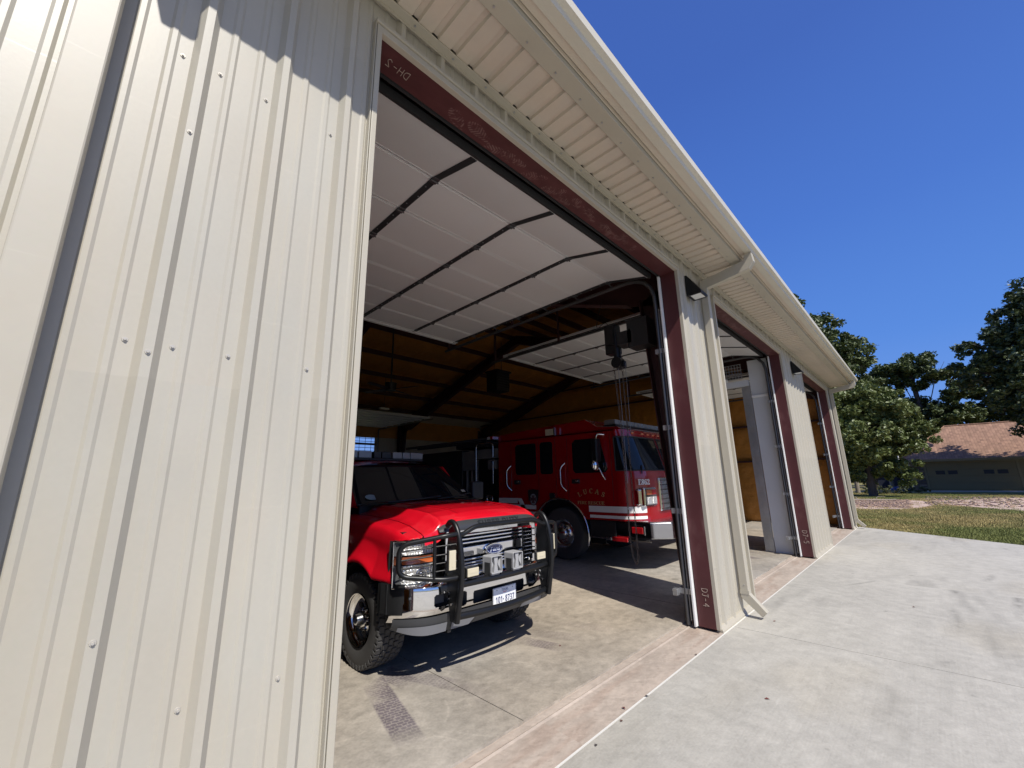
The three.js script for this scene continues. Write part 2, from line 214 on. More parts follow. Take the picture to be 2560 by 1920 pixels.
// ---------- fire station ----------
const st = thing('fire_station', 'long cream ribbed metal fire station with three open vehicle bays and maroon door frames', 'fire station', [8.5, 0, -9]);
const H = 4.267, DOORS = [[.8705, 5.0647], [6.416, 10.541], [12.687, 16.587]];
const RIB = .3048, RC = .094;
const ribD = [[-.118, 0], [-.108, .006], [-.092, .006], [-.082, 0], [-.037, 0], [-.0145, .032], [.0145, .032], [.037, 0], [.082, 0], [.092, .006], [.108, .006], [.118, 0]];
function ribZ(x) { let d = ((x - RC + RIB / 2) % RIB + RIB) % RIB - RIB / 2; for (let i = 0; i < ribD.length - 1; i++) if (d >= ribD[i][0] && d <= ribD[i + 1][0]) return lerp(ribD[i][1], ribD[i + 1][1], (d - ribD[i][0]) / (ribD[i + 1][0] - ribD[i][0])); return 0; }
function sheet(pts, map) { // flat-shaded folded sheet: pts in profile order, map(p, t) -> Vector3, t = 0 or 1
  const pos = []; for (let i = 0; i < pts.length - 1; i++) { const a = map(pts[i], 0), b = map(pts[i + 1], 0), c = map(pts[i + 1], 1), d = map(pts[i], 1); for (const q of [a, b, c, a, c, d]) pos.push(q.x, q.y, q.z); }
  const g = new THREE.BufferGeometry(); g.setAttribute('position', new THREE.Float32BufferAttribute(pos, 3)); g.computeVertexNormals(); return g;
}
function siding(xa, xb, y0, y1, zofs = 0) {
  const start = -.0584 - .9144 * 20;
  for (let n = 0; n < 60; n++) {
    const a = Math.max(xa, start + n * .9144), b = Math.min(xb, start + (n + 1) * .9144); if (b - a < .01) continue;
    const xs = [a, b]; for (let k = -80; k < 120; k++) for (const [d] of ribD) { const x = RC + k * RIB + d; if (x > a + .0005 && x < b - .0005) xs.push(x); }
    xs.sort((p, q) => p - q);
    const pts = xs.map(x => [x, ribZ(x)]), lap = n % 1 ? 0 : .0;
    M('siding_panel', [sheet(pts, (p, t) => V(p[0], t ? y1 : y0, p[1] + zofs)), sheet(pts, (p, t) => V(p[0], t ? y0 : y1, p[1] + zofs - .012))], mats.siding, st);
  }
}
siding(-4.5, .826, .02, 4.75); siding(.826, 5.112, H + .078, 4.75); siding(5.112, 6.372, .02, 4.75); siding(6.372, 10.588, H + .078, 4.75); siding(10.588, 12.642, .02, 4.75); siding(12.642, 16.632, H + .078, 4.75); siding(16.632, 17.40, .02, 4.75);
// screws near the camera: domed heads with washers
{
  const head = (x, y, z) => [new THREE.CylinderGeometry(.0085, .0095, .003, 14).rotateX(Math.PI / 2).translate(x, y, z + .0015), new THREE.CylinderGeometry(.0045, .005, .006, 6).rotateX(Math.PI / 2).translate(x, y, z + .006)];
  const sp = [[.03, 3.38], [.16, 3.39], [.34, 3.39], [.64, 3.40], [.094, 3.02], [.03, 2.13], [.094, 2.09], [.16, 2.13], [.335, 2.13], [.635, 2.13], [.094, 1.17], [.335, .9], [.64, .9], [-.27, 2.13], [-.58, 2.13], [-.27, 3.39]];
  for (const [x, y] of sp) M('screw', head(x, y, ribZ(x)), mats.screw, st);
  for (const x of [5.2, 5.31, 5.5, 5.62]) for (const y of [.12, .6, 2.13, 3.2]) M('screw', head(x, y, ribZ(x)), mats.screw, st);
  for (const x of [10.8, 11.1, 11.4, 11.7, 12, 12.3]) for (const y of [.12, .7, 2.13, 3.3]) M('screw', head(x, y, ribZ(x)), mats.screw, st);
}
// base trim
for (const [a, b] of [[-4.5, .83], [5.11, 6.37], [10.59, 12.64], [16.63, 17.42]]) M('base_trim', ex([[-.02, -.034], [.046, -.034], [.046, -.015], [.02, .03], [-.02, .03]], a, b, 'x'), mats.trim, st);
M('corner_trim', [B(17.38, 17.47, .0, 4.75, -.12, .036), B(17.465, 17.475, 0, 4.75, -.2, -.10)], mats.trim, st);
// door surrounds
DOORS.forEach(([x0, x1], i) => {
  M('door_trim', [RB(x0 - .034, x0 - .002, .0, H + .01, -.02, .036, .004), RB(x0 - .044, x0 - .038, .0, H + .06, -.02, .034, .002)], mats.trim, st);
  M('door_trim', [RB(x1 + .002, x1 + .030, .0, H + .01, -.02, .036, .004), RB(x1 + .034, x1 + .048, .0, H + .06, -.02, .034, .004)], mats.trim, st);
  M('door_trim', [RB(x0 - .044, x1 + .048, H + .052, H + .078, -.02, .046, .004), RB(x0 - .034, x1 + .03, H + .002, H + .049, -.02, .034, .003)], mats.trim, st);
  M('door_header', B(x0 - .06, x1 + .06, H, H + .008, -.19, -.004), mats.primerHead, st); M('door_header', [B(x0 - .06, x1 + .06, H + .008, H + .24, -.012, -.004), B(x0 - .06, x1 + .06, H, H + .06, -.198, -.19)], mats.primer, st);
  M('door_jamb', [B(x0 - .008, x0, .0, H - .001, -.19, -.004), B(x0 - .06, x0 - .008, 0, H, -.198, -.19)], mats.primer, st);
  M('door_jamb', [B(x1, x1 + .008, .0, H - .001, -.19, -.004), B(x1 + .008, x1 + .06, 0, H, -.198, -.19)], mats.primer, st);
  M('weather_strip', [RB(x1 - .048, x1 + .004, .0, H, -.212, -.2, .004), B(x1 - .05, x1 - .046, .0, H, -.222, -.206)], mats.white, st);
  M('weather_strip', [RB(x0 - .004, x0 + .048, .0, H, -.212, -.2, .004)], mats.white, st);
  M('header_seal', [B(x0, x1, H - .018, H + .02, -.215, -.2)], mats.rubber, st);
});
// chalk marks on the frames, drawn as they are: turned on their side
function strokes(list, o, ux, uy, s, r = .0022) { return list.map(l => { const p = l.map(([a, b]) => o.clone().addScaledVector(ux, a * s).addScaledVector(uy, b * s)); return p.length > 2 ? smooth(p, r, 14, 5) : rod(p[0], p[1], r, 5); }); }
const LET = {
  D: [[[0, 0], [0, 1]], [[0, 1], [.45, .85], [.55, .5], [.42, .12], [0, 0]]], H: [[[0, 0], [.03, 1]], [[.5, 0], [.5, 1]], [[0, .5], [.5, .52]]], '-': [[[0, .5], [.4, .5]]],
  2: [[[0, .8], [.25, 1], [.48, .75], [.25, .35], [0, 0]], [[0, 0], [.5, .03]]], J: [[[0, 1], [.5, 1]], [[.3, 1], [.3, .25], [.15, 0], [0, .2]]], 5: [[[.5, 1], [.05, 1]], [[.05, 1], [.02, .6], [.35, .62], [.48, .3], [.25, 0], [0, .1]]], 7: [[[0, 1], [.5, 1]], [[.5, 1], [.2, 0]]], 4: [[[.35, 0], [.35, 1]], [[.35, 1], [0, .4]], [[0, .4], [.5, .38]]], 1: [[[.2, 0], [.22, 1]]],
};
const word = (w, o, ux, uy, s, r) => { let x = 0; for (const ch of w) { M('chalk_letter', strokes(LET[ch], o.clone().addScaledVector(ux, x * s), ux, uy, s, r), mats.chalk, st); x += .78; } };
word('DH-2', V(1.13, H - .0015, -.13), V(-1, 0, 0), V(0, 0, 1), .055);
word('DJ-4', V(5.064, .40, -.12), V(0, -1, 0), V(0, 0, 1), .065);
word('D7-5', V(10.5398, .50, -.13), V(0, -1, 0), V(0, 0, 1), .085, .0035);
// eave: soffit, strips, fascia, gutter
const EX0 = -.29, EX1 = 17.55;
for (let n = 0; n < 20; n++) {
  const a = EX0 + n * .9144, b = Math.min(EX1, a + .9144), pts = []; if (b - a < .02) continue;
  for (let k = 0; k < 6; k++) { const x = a + k * .1524; for (const [d, y] of [[0, 4.506], [.098, 4.506], [.108, 4.527], [.1424, 4.527], [.1523, 4.506]]) if (x + d <= b + .0001) pts.push([x + d, y]); }
  M('soffit_panel', sheet(pts, (p, t) => V(p[0], p[1], t ? .085 : .47)), mats.soffit, st);
}
M('soffit_strip', [RB(EX0, EX1, 4.492, 4.502, .034, .09, .002), B(EX0, EX1, 4.47, 4.5, .034, .038)], mats.trim, st);
{ const pts = []; for (let x = EX0; x < EX1; x += .1) pts.push(x); M('soffit_strip', [B(EX0, EX1, 4.4975, 4.503, .001, .034), RB(EX0, EX1, 4.492, 4.503, .457, .583, .003), B(EX0, EX1, 4.503, 4.58, .577, .583)], mats.trim, st); }
{ const s = []; for (let x = -.35; x < 17.4; x += .305) { s.push(new THREE.CylinderGeometry(.006, .008, .006, 8).translate(x + .18, 4.4895, .5), new THREE.CylinderGeometry(.006, .008, .006, 8).translate(x + .2, 4.4895, .062)); } M('soffit_screw', s, mats.galv, st, { kind: 'stuff' }); }
M('fascia', [B(EX0, EX1, 4.575, 4.58, .60, .661), B(EX0, EX1, 4.58, 4.78, .60, .606), B(EX0, EX1, 4.54, 4.70, .588, .596)], mats.soffit, st);
M('gutter', [ex([[.662, 4.558], [.742, 4.558], [.754, 4.590], [.792, 4.604], [.80, 4.662], [.786, 4.666], [.786, 4.656], [.792, 4.652], [.784, 4.610], [.748, 4.598], [.736, 4.566], [.668, 4.566], [.668, 4.68], [.662, 4.68]], EX0, EX1, 'x'), ex([[.662, 4.558], [.742, 4.558], [.754, 4.590], [.792, 4.604], [.80, 4.662], [.662, 4.662]], EX1 - .004, EX1 + .004, 'x'), ex([[.662, 4.558], [.742, 4.558], [.754, 4.590], [.792, 4.604], [.80, 4.662], [.662, 4.662]], EX0 - .004, EX0 + .004, 'x')], mats.gutter, st);
M('eave_end', [B(EX0, EX0 + .004, 4.5, 4.78, .0, .6), B(EX1 - .01, EX1 - .004, 4.5, 4.78, 0, .6)], mats.trim, st);
// downspouts with their leaders and shoes
const dsOut = [[.738, 4.56], [.752, 4.41], [.69, 4.325], [.128, 4.24], [.128, .24], [.30, .055], [.245, -.005], [.036, .185], [.036, 4.37], [.63, 4.462], [.652, 4.56]];
for (const [a, b] of [[-.262, -.158], [5.84, 5.925], [17.04, 17.13]]) {
  const d = M('downspout', ex(dsOut, a, b, 'x', [], .006), mats.trim, st);
  M('rivet', [new THREE.SphereGeometry(.006, 8, 6).translate(a - .001, .33, .09), new THREE.SphereGeometry(.006, 8, 6).translate(a - .001, 4.2, .08)], mats.galv, d);
  M('elbow', [B(a - .004, b + .004, .225, .27, .034, .133)], mats.trim, d);
}
// roof and outer shell
{
  const RZ = -9, RY = 7.62, EY = 4.70, th = .06;
  M('roof', [ex([[.68, EY - .0], [RZ, RY], [RZ, RY + th], [.68, EY + th]], -4.6, 17.6, 'x'), ex([[RZ, RY], [-18.6, EY], [-18.6, EY + th], [RZ, RY + th]], -4.6, 17.6, 'x')], mats.gutter, st);
  M('end_wall', ex([[-.12, -.05], [-.12, 4.96], [RZ, RY + .03], [-18.05, 4.9], [-18.05, -.05]], 17.43, 17.46, 'x'), mats.siding, st);
  M('end_wall', ex([[-.02, -.05], [-.02, 4.93], [RZ, RY + .03], [-18.05, 4.9], [-18.05, -.05]], -4.56, -4.5, 'x'), mats.siding, st);
  M('rear_wall', [B(-4.5, 6.5, -.05, 5.1, -18.1, -18.04), B(10.25, 17.43, -.05, 5.1, -18.1, -18.04), B(6.5, 10.25, 3.88, 5.1, -18.1, -18.04)], mats.siding, st);
  // backs of the front wall
  for (const [a, b] of [[-4.5, .81], [5.125, 6.355], [10.61, 12.625], [16.65, 17.4]]) M('insulation_panel', B(a, b, 0, 4.72, -.17, -.05), mats.insul, st);
  M('insulation_panel', B(-4.5, 17.4, 4.51, 4.72, -.17, -.03), mats.insul, st);
  // roof insulation sagging between purlins
  const slope = (RY - EY) / (.68 - RZ), ry = z => z > RZ ? RY - (z - RZ) * slope : RY - (RZ - z) * (RY - EY) / 9.6;
  const pz = []; for (let z = -.75; z > -17.9; z -= 1.43) pz.push(z);
  const fx = [-4.5, -.3, 5.75, 11.55, 17.4];
  for (let i = 0; i < pz.length - 1; i++) for (let k = 1; k < 4; k++) M('insulation_panel', surf((u, v) => { const x = lerp(fx[k], fx[k + 1], u), z = lerp(pz[i], pz[i + 1], v); return V(x, ry(z) - .06 - .09 * Math.sin(v * Math.PI) - .02 * N1(x * 1.3 + i, z * 2) - .03 * Math.pow(Math.abs(2 * v - 1), 8), z); }, 24, 10), mats.insul, st);
  for (const z of pz) M('purlin', [B(-4.4, 17.38, ry(z) - .27, ry(z) - .06, z - .006, z + .006), B(-4.4, 17.38, ry(z) - .276, ry(z) - .27, z - .05, z + .006)], mats.steelDark, st);
  // rigid frames
  for (const X of [-.3, 5.75, 11.55, 17.2]) {
    const w = .1, und = z => ry(z) - .3, low = (z) => und(z) - lerp(.62, .34, clamp(Math.abs(z - (z > RZ ? -.8 : -17.2)) / 7.6, 0, 1));
    const top = [], bot = []; for (let k = 0; k <= 24; k++) { const z = lerp(-.3, -17.7, k / 24); top.push([z, und(z)]); bot.push([z, Math.max(low(z), 0)]); }
    const web = [...top, ...bot.reverse()];
    const fl = []; bot.reverse(); for (let k = 0; k < 24; k++) { const a = bot[k], b = bot[k + 1]; if (a[0] < -.6 && b[0] > -17.4) { fl.push(ex([[a[0], a[1] - .012], [b[0], b[1] - .012], [b[0], b[1]], [a[0], a[1]]], X - w, X + w, 'x')); } const c = top[k], d = top[k + 1]; fl.push(ex([[c[0], c[1]], [d[0], d[1]], [d[0], d[1] + .012], [c[0], c[1] + .012]], X - w, X + w, 'x')); }
    M('rafter', [ex(web, X - .006, X + .006, 'x'), ...fl], mats.steelDark, st);
    for (const s of X > 17 ? [1] : [0, 1]) { M('column', [ex(s ? [[-17.9, 0], [-17.6, 0], [-17.15, 4.3], [-17.9, 4.7]] : [[-.22, 0], [-.55, 0], [-.80, 4.3], [-.22, 4.6]], X - .006, X + .006, 'x'), s ? B(X - w, X + w, 0, 4.3, -17.62, -17.6) : ex([[-.55, 0], [-.565, 0], [-.815, 4.3], [-.80, 4.3]], X - .125, X + .125, 'x'), s ? B(X - w, X + w, 0, 4.7, -17.92, -17.9) : B(X - .125, X + .125, 0, 4.6, -.225, -.212)], mats.steelDark, st); }
  }
  // end wall lining: insulation bulging between girts
  const gy = [0.02, 2.15, 3.43, 5.0, 6.2, 7.5];
  for (let i = 0; i < 5; i++) for (let k = 0; k < 9; k++) { const z0 = -.25 - k * 1.95, z1 = z0 - 1.95; if (gy[i] > ry((z0 + z1) / 2) - .3) continue; M('insulation_panel', surf((u, v) => { const y = lerp(gy[i], Math.min(gy[i + 1], ry((z0 + z1) / 2) - .1), v), z = lerp(z0, z1, u); return V(17.40 - .03 - .10 * Math.pow(Math.sin(v * Math.PI), .6) * (.75 + .25 * Math.sin(u * Math.PI)) - .02 * N2(z * 2, y * 3), y, z); }, 10, 14), mats.insul, st); }
  for (const y of gy.slice(1, 5)) M('girt', [B(17.16, 17.36, y - .006, y + .006, -17.8, -.3), B(17.16, 17.172, y - .06, y, -17.8, -.3)], mats.steelDark, st);
  M('insulation_panel', surf((u, v) => V(lerp(-4.4, 17.3, u), lerp(3.9, 5.0, v), -18 + .05 * Math.sin(v * Math.PI)), 8, 6), mats.insul, st);
  // partition beside the middle bay: white liner on studs, with a grey guide post
  M('liner_panel', B(10.70, 10.74, 0, 4.28, -.70, -.30), mats.liner, st);
  M('liner_rail', RB(10.66, 10.70, 3.385, 3.44, -.70, -.30, .004), mats.white, st);
  M('guide_post', [B(10.69, 10.72, 0, 3.78, -.76, -.71), B(10.70, 10.705, 0, 3.8, -.81, -.76)], mats.galv, st);
  M('guide_post', [B(10.72, 10.76, 0, 3.8, -.90, -.84), B(10.72, 10.80, 0, 3.8, -.84, -.815)], mats.galv, st);
}
// rear bay opening with a roll-down grille
{
  const bars = []; for (let y = .1; y < 3.86; y += .155) bars.push(B(6.5, 10.25, y, y + .022, -18.02, -18.0)); for (let x = 6.6; x < 10.25; x += .31) bars.push(B(x, x + .016, 0, 3.87, -18.0, -17.985));
  bars.push(B(6.5, 10.25, 3.5, 3.6, -18.03, -17.98));
  M('roll_grille', bars, mats.stile, st);
}
// sectional doors, run back overhead
function overheadDoor(x0, x1, name) {
  const d = sub('overhead_door', st, [x0, 4.42, -2.5]), W = x1 - x0, y = 4.42, zs = -.93, h = .61, n = 6;
  const sect = (g, z0) => g;
  const panel = () => { const g = [RB(x0, x1, y, y + .045, zs - h + .004, zs - .004, .004, 1), B(x0, x1, y - .004, y, zs - .035, zs - .022), B(x0, x1, y - .004, y, zs - h + .018, zs - h + .028)]; return g; };
  for (let k = 0; k < n; k++) M('door_panel', panel().map(g => g.translate(0, 0, -k * h)), mats.doorPanel, d);
  const tilt = g => { g.translate(0, -y, -zs); g.rotateX(.235); return g.translate(0, y, zs); };
  M('door_panel', [RB(x0, x1, y, y + .045, zs + .004, zs + h - .004, .004, 1), B(x0, x1, y - .004, y, zs + .02, zs + .03)].map(tilt), mats.doorPanel, d);
  M('bottom_seal', tilt(B(x0, x1, y - .01, y + .05, zs + h - .002, zs + h + .03)), mats.rubber, d);
  M('top_strut', [B(x0, x1, y - .02, y + .04, zs - n * h - .06, zs - n * h + .0), B(x0, x1, y - .012, y - .004, zs - n * h + .03, zs - n * h + .06)], mats.doorPanel, d);
  const sx = [x0 + .05, x0 + W * .2475, x0 + W * .5, x0 + W * .7525, x1 - .05];
  for (const x of sx) {
    M('stile', [B(x - .032, x + .032, y - .009, y - .001, zs - n * h, zs), tilt(B(x - .032, x + .032, y - .009, y - .001, zs, zs + h - .02))], mats.stile, d);
    for (let k = 0; k < n; k++) { const z = zs - k * h; M('hinge', [RB(x - .035, x + .035, y - .022, y - .008, z - .045, z + .045, .004, 1), rod(V(x - .04, y - .028, z), V(x + .04, y - .028, z), .008, 6)], mats.track, d); }
    const bolts = []; for (let k = 0; k < n; k++) for (const f of [.22, .5, .78]) bolts.push(new THREE.CylinderGeometry(.007, .007, .006, 6).translate(x + (f === .5 ? .015 : -.012), y - .012, zs - (k + f) * h)); M('bolt', bolts, mats.galv, d);
  }
  for (const s of [0, 1]) {
    const x = s ? x1 + .035 : x0 - .035, path = [V(x, .0, -.30), V(x, 4.34, -.30), V(x, 4.345, -5.0)];
    M('track', new THREE.TubeGeometry(new Poly(bent(path, .42, 12)), 60, .03, 4), mats.track, d);
    M('track', [B(x - .02, x + .05, .05, 3.8, -.262, -.255)], mats.galv, d);
    for (const yy of [.32, 1.2, 2.2, 3.2]) M('track_bracket', B(x - .02, x + .06, yy, yy + .06, -.36, -.21), mats.galv, d);
    const rl = []; for (let k = 0; k < n; k++) rl.push(rod(V(s ? x1 - .06 : x0 + .06, y - .03, zs - k * h), V(x, y - .05, zs - k * h), .008, 6), new THREE.CylinderGeometry(.024, .024, .02, 10).rotateZ(Math.PI / 2).translate(x, y - .05, zs - k * h)); M('roller', rl, mats.track, d);
    M('track_hanger', [B(x - .02, x + .02, 4.36, 5.6, -4.9, -4.86), B(x - .02, x + .02, 4.36, 5.3, -3.0, -2.97)], mats.steelDark, d);
    const lim = []; if (s) M('sensor', RB(x1 - .05, x1 + .03, .30, .37, -.42, -.36, .006, 1), mats.galv, d);
  }
  M('torsion_shaft', [rod(V(x0 - .1, 4.72, -.42), V(x1 + .1, 4.72, -.42), .016, 8), rod(V(x0 + W * .3, 4.72, -.42), V(x0 + W * .7, 4.72, -.42), .05, 10)], mats.steelDark, d);
  return d;
}
overheadDoor(.90, 5.02, 'a'); overheadDoor(6.44, 10.50, 'b'); overheadDoor(12.72, 16.55, 'c');
{ // rear door run back overhead
  const d = sub('overhead_door', st, [8.4, 4.4, -15.5]);
  for (let k = 0; k < 7; k++) M('door_panel', [RB(6.5, 10.25, 4.34, 4.385, -17.4 + k * .61 + .006, -17.4 + (k + 1) * .61 - .006, .004, 1), B(6.5, 10.25, 4.31, 4.34, -17.4 + k * .61 + .5, -17.4 + k * .61 + .53)], mats.doorPanel, d);
  M('track', [rod(V(6.45, 4.3, -17.8), V(6.45, 4.3, -13), .03, 4), rod(V(10.3, 4.3, -17.8), V(10.3, 4.3, -13), .03, 4), rod(V(10.3, 0, -17.85), V(10.3, 4.3, -17.8), .04, 4)], mats.track, d);
}
// ---------- wall lights ----------
{
  const mk = (x, label) => {
    const t = thing('wall_light', label, 'wall light', [x + .12, 4.0, .05], undefined);
    const side = [[.036, 3.98], [.036, 4.262], [.062, 4.262], [.225, 4.0], [.225, 3.978]];
    M('housing', [ex(side, x, x + .24, 'x', [], .003)], mats.powder, t);
    M('lens', RB(x + .03, x + .21, 3.970, 3.979, .07, .205, .003, 1), mat([.8, .8, .78], .25, 0, { clearcoat: .5 }), t);
    M('lens_frame', [B(x + .005, x + .235, 3.966, 3.977, .04, .068), B(x + .005, x + .235, 3.966, 3.977, .207, .222), B(x + .005, x + .028, 3.966, 3.977, .068, .207), B(x + .212, x + .235, 3.966, 3.977, .068, .207)], mats.powder, t);
    return t;
  };
  mk(5.285, 'black wedge wall light beside the nearest bay opening, left of a downspout');
  mk(11.44, 'black wedge wall light on the far wall strip between middle and last bay');
}
// ---------- chain hoist operator ----------
{
  const t = thing('door_opener', 'black motor door opener with hanging hand chain beside the nearest bay', 'door opener', [5.4, 3.6, -1.0]);
  M('motor_box', [RB(5.36, 5.52, 3.47, 3.93, -1.30, -1.10, .015), RB(5.34, 5.37, 3.6, 3.9, -1.27, -1.13, .005, 1)], mats.powder, t);
  M('bracket', [B(5.38, 5.62, 3.58, 3.78, -1.12, -.86), B(5.38, 5.64, 3.5, 3.92, -.92, -.6)], mats.black, t);
  M('gear_case', [new THREE.CylinderGeometry(.055, .055, .16, 16).translate(5.42, 3.46, -1.13), new THREE.CylinderGeometry(.085, .09, .12, 18).rotateZ(Math.PI / 2).translate(5.42, 3.32, -1.13), RB(5.40, 5.48, 3.24, 3.34, -1.1, -1.02, .01, 1)], mats.powder, t);
  const links = [], strand = (pts) => { const c = new THREE.CatmullRomCurve3(pts, false, 'centripetal'), L = c.getLength(), n = Math.floor(L / .046); for (let i = 0; i < n; i++) { const p = c.getPointAt(i / n), d = c.getTangentAt(i / n), g = new THREE.TorusGeometry(.0165, .0048, 4, 8); g.scale(.75, 1.5, 1); g.rotateY(i % 2 ? Math.PI / 2 : 0); g.applyQuaternion(new THREE.Quaternion().setFromUnitVectors(V(0, 1, 0), d)); links.push(g.translate(p.x, p.y, p.z)); } };
  strand([V(5.41, 3.28, -1.20), V(5.41, 2.4, -1.16), V(5.41, 1.4, -1.15), V(5.41, .75, -1.15), V(5.41, .535, -1.115), V(5.41, .50, -1.09), V(5.41, .545, -1.065), V(5.41, .75, -1.055), V(5.41, 1.4, -1.06), V(5.41, 2.4, -1.06), V(5.41, 3.28, -1.06)]);
  M('hand_chain', links, mat([.20, .17, .15], .5, .7), t, { kind: 'stuff' });
  M('release_cord', [rod(V(5.42, 3.3, -1.13), V(5.42, 1.55, -1.13), .004, 5), rod(V(5.44, 3.3, -1.02), V(5.44, 2.2, -1.03), .003, 5)], mats.galv, t);
  M('cable', smooth([V(5.5, 3.9, -1.25), V(5.5, 4.05, -1.35), V(5.5, 4.0, -1.5), V(5.55, 4.5, -1.4)], .005, 20, 5), mats.black, t);
}
// ---------- things under the roof ----------
{
  const a = thing('unit_heater', 'dark unit heater hanging under the roof beyond the nearest overhead door', 'unit heater', [10.9, 5.6, -9.5]);
  M('cabinet', [RB(10.55, 11.25, 5.0, 5.75, -9.8, -9.2, .03), B(10.5, 11.3, 5.75, 5.8, -9.85, -9.15)], mats.black, a); M('hanger_rod', [rod(V(10.7, 5.8, -9.5), V(10.7, 7.1, -9.5), .012), rod(V(11.1, 5.8, -9.5), V(11.1, 7.1, -9.5), .012)], mats.steelDark, a); M('louver', [0, 1, 2, 3, 4, 5].map(k => B(10.6, 11.2, 5.1 + k * .1, 5.13 + k * .1, -9.2, -9.17)), mats.stile, a);
  const b = thing('ceiling_fan', 'black ceiling fan on a long drop rod, dim above the trucks', 'ceiling fan', [6.9, 4.6, -10.6]);
  M('drop_rod', [rod(V(6.9, 4.9, -10.6), V(6.9, 7.0, -10.6), .03)], mats.black, b); M('motor', [new THREE.CylinderGeometry(.2, .16, .26, 18).translate(6.9, 4.8, -10.6)], mats.black, b);
  for (let k = 0; k < 4; k++) { const g = RB(.2, 1.1, -.01, .01, -.09, .09, .008, 1).rotateX(.2).rotateY(k * Math.PI / 2 + .4).translate(6.9, 4.72, -10.6); M('blade', g, mats.steelDark, b); }
  const s = thing('tube_light', 'small white lamp fitting glimpsed under the far roof slope', 'lamp', [8.3, 4.6, -13.6]); M('fixture', RB(8.1, 8.5, 4.56, 4.64, -13.68, -13.52, .02), mats.white, s); M('stem', rod(V(8.3, 4.64, -13.6), V(8.3, 6.4, -13.6), .01), mats.steelDark, s);
  const r = thing('wire_shelf', 'grey wire mesh guard on a beam high inside the middle bay', 'wire guard', [10.4, 3.9, -1.4]);
  const w = []; for (let k = 0; k < 12; k++) w.push(rod(V(10.62, 3.86, -1.55 + k * .065), V(10.62, 4.22, -1.55 + k * .065), .006, 5)); for (let k = 0; k < 6; k++) w.push(rod(V(10.62, 3.86 + k * .072, -1.56), V(10.62, 3.86 + k * .072, -.82), .006, 5)); M('wire_mesh', w, mats.galv, r);
  M('beam', [B(10.62, 10.72, 3.68, 3.82, -1.9, -.72)], mats.liner, r); M('fixture', RB(10.58, 10.64, 3.82, 3.90, -1.4, -1.15, .01, 1), mats.white, r);
}
// ---------- pickup ----------
const fontSerif = await new FontLoader().loadAsync('fonts/droid/droid_serif_bold.typeface.json');
const fontSans = await new FontLoader().loadAsync('fonts/droid/droid_sans_bold.typeface.json');
const txt = (s, size, depth, font = fontSans) => { const g = new TextGeometry(s, { font, size, depth, curveSegments: 4, bevelEnabled: false }); g.computeBoundingBox(); const b = g.boundingBox; return g.translate(-(b.min.x + b.max.x) / 2, -(b.min.y + b.max.y) / 2, 0); };
function canvasTex(w, h, draw) { const c = document.createElement('canvas'); c.width = w; c.height = h; const x = c.getContext('2d'); draw(x, w, h); const t = new THREE.CanvasTexture(c); t.colorSpace = THREE.SRGBColorSpace; t.magFilter = THREE.LinearFilter; return t; }
function planeXY(x0, x1, y0, y1, z) { return new THREE.PlaneGeometry(x1 - x0, y1 - y0).translate((x0 + x1) / 2, (y0 + y1) / 2, z); }
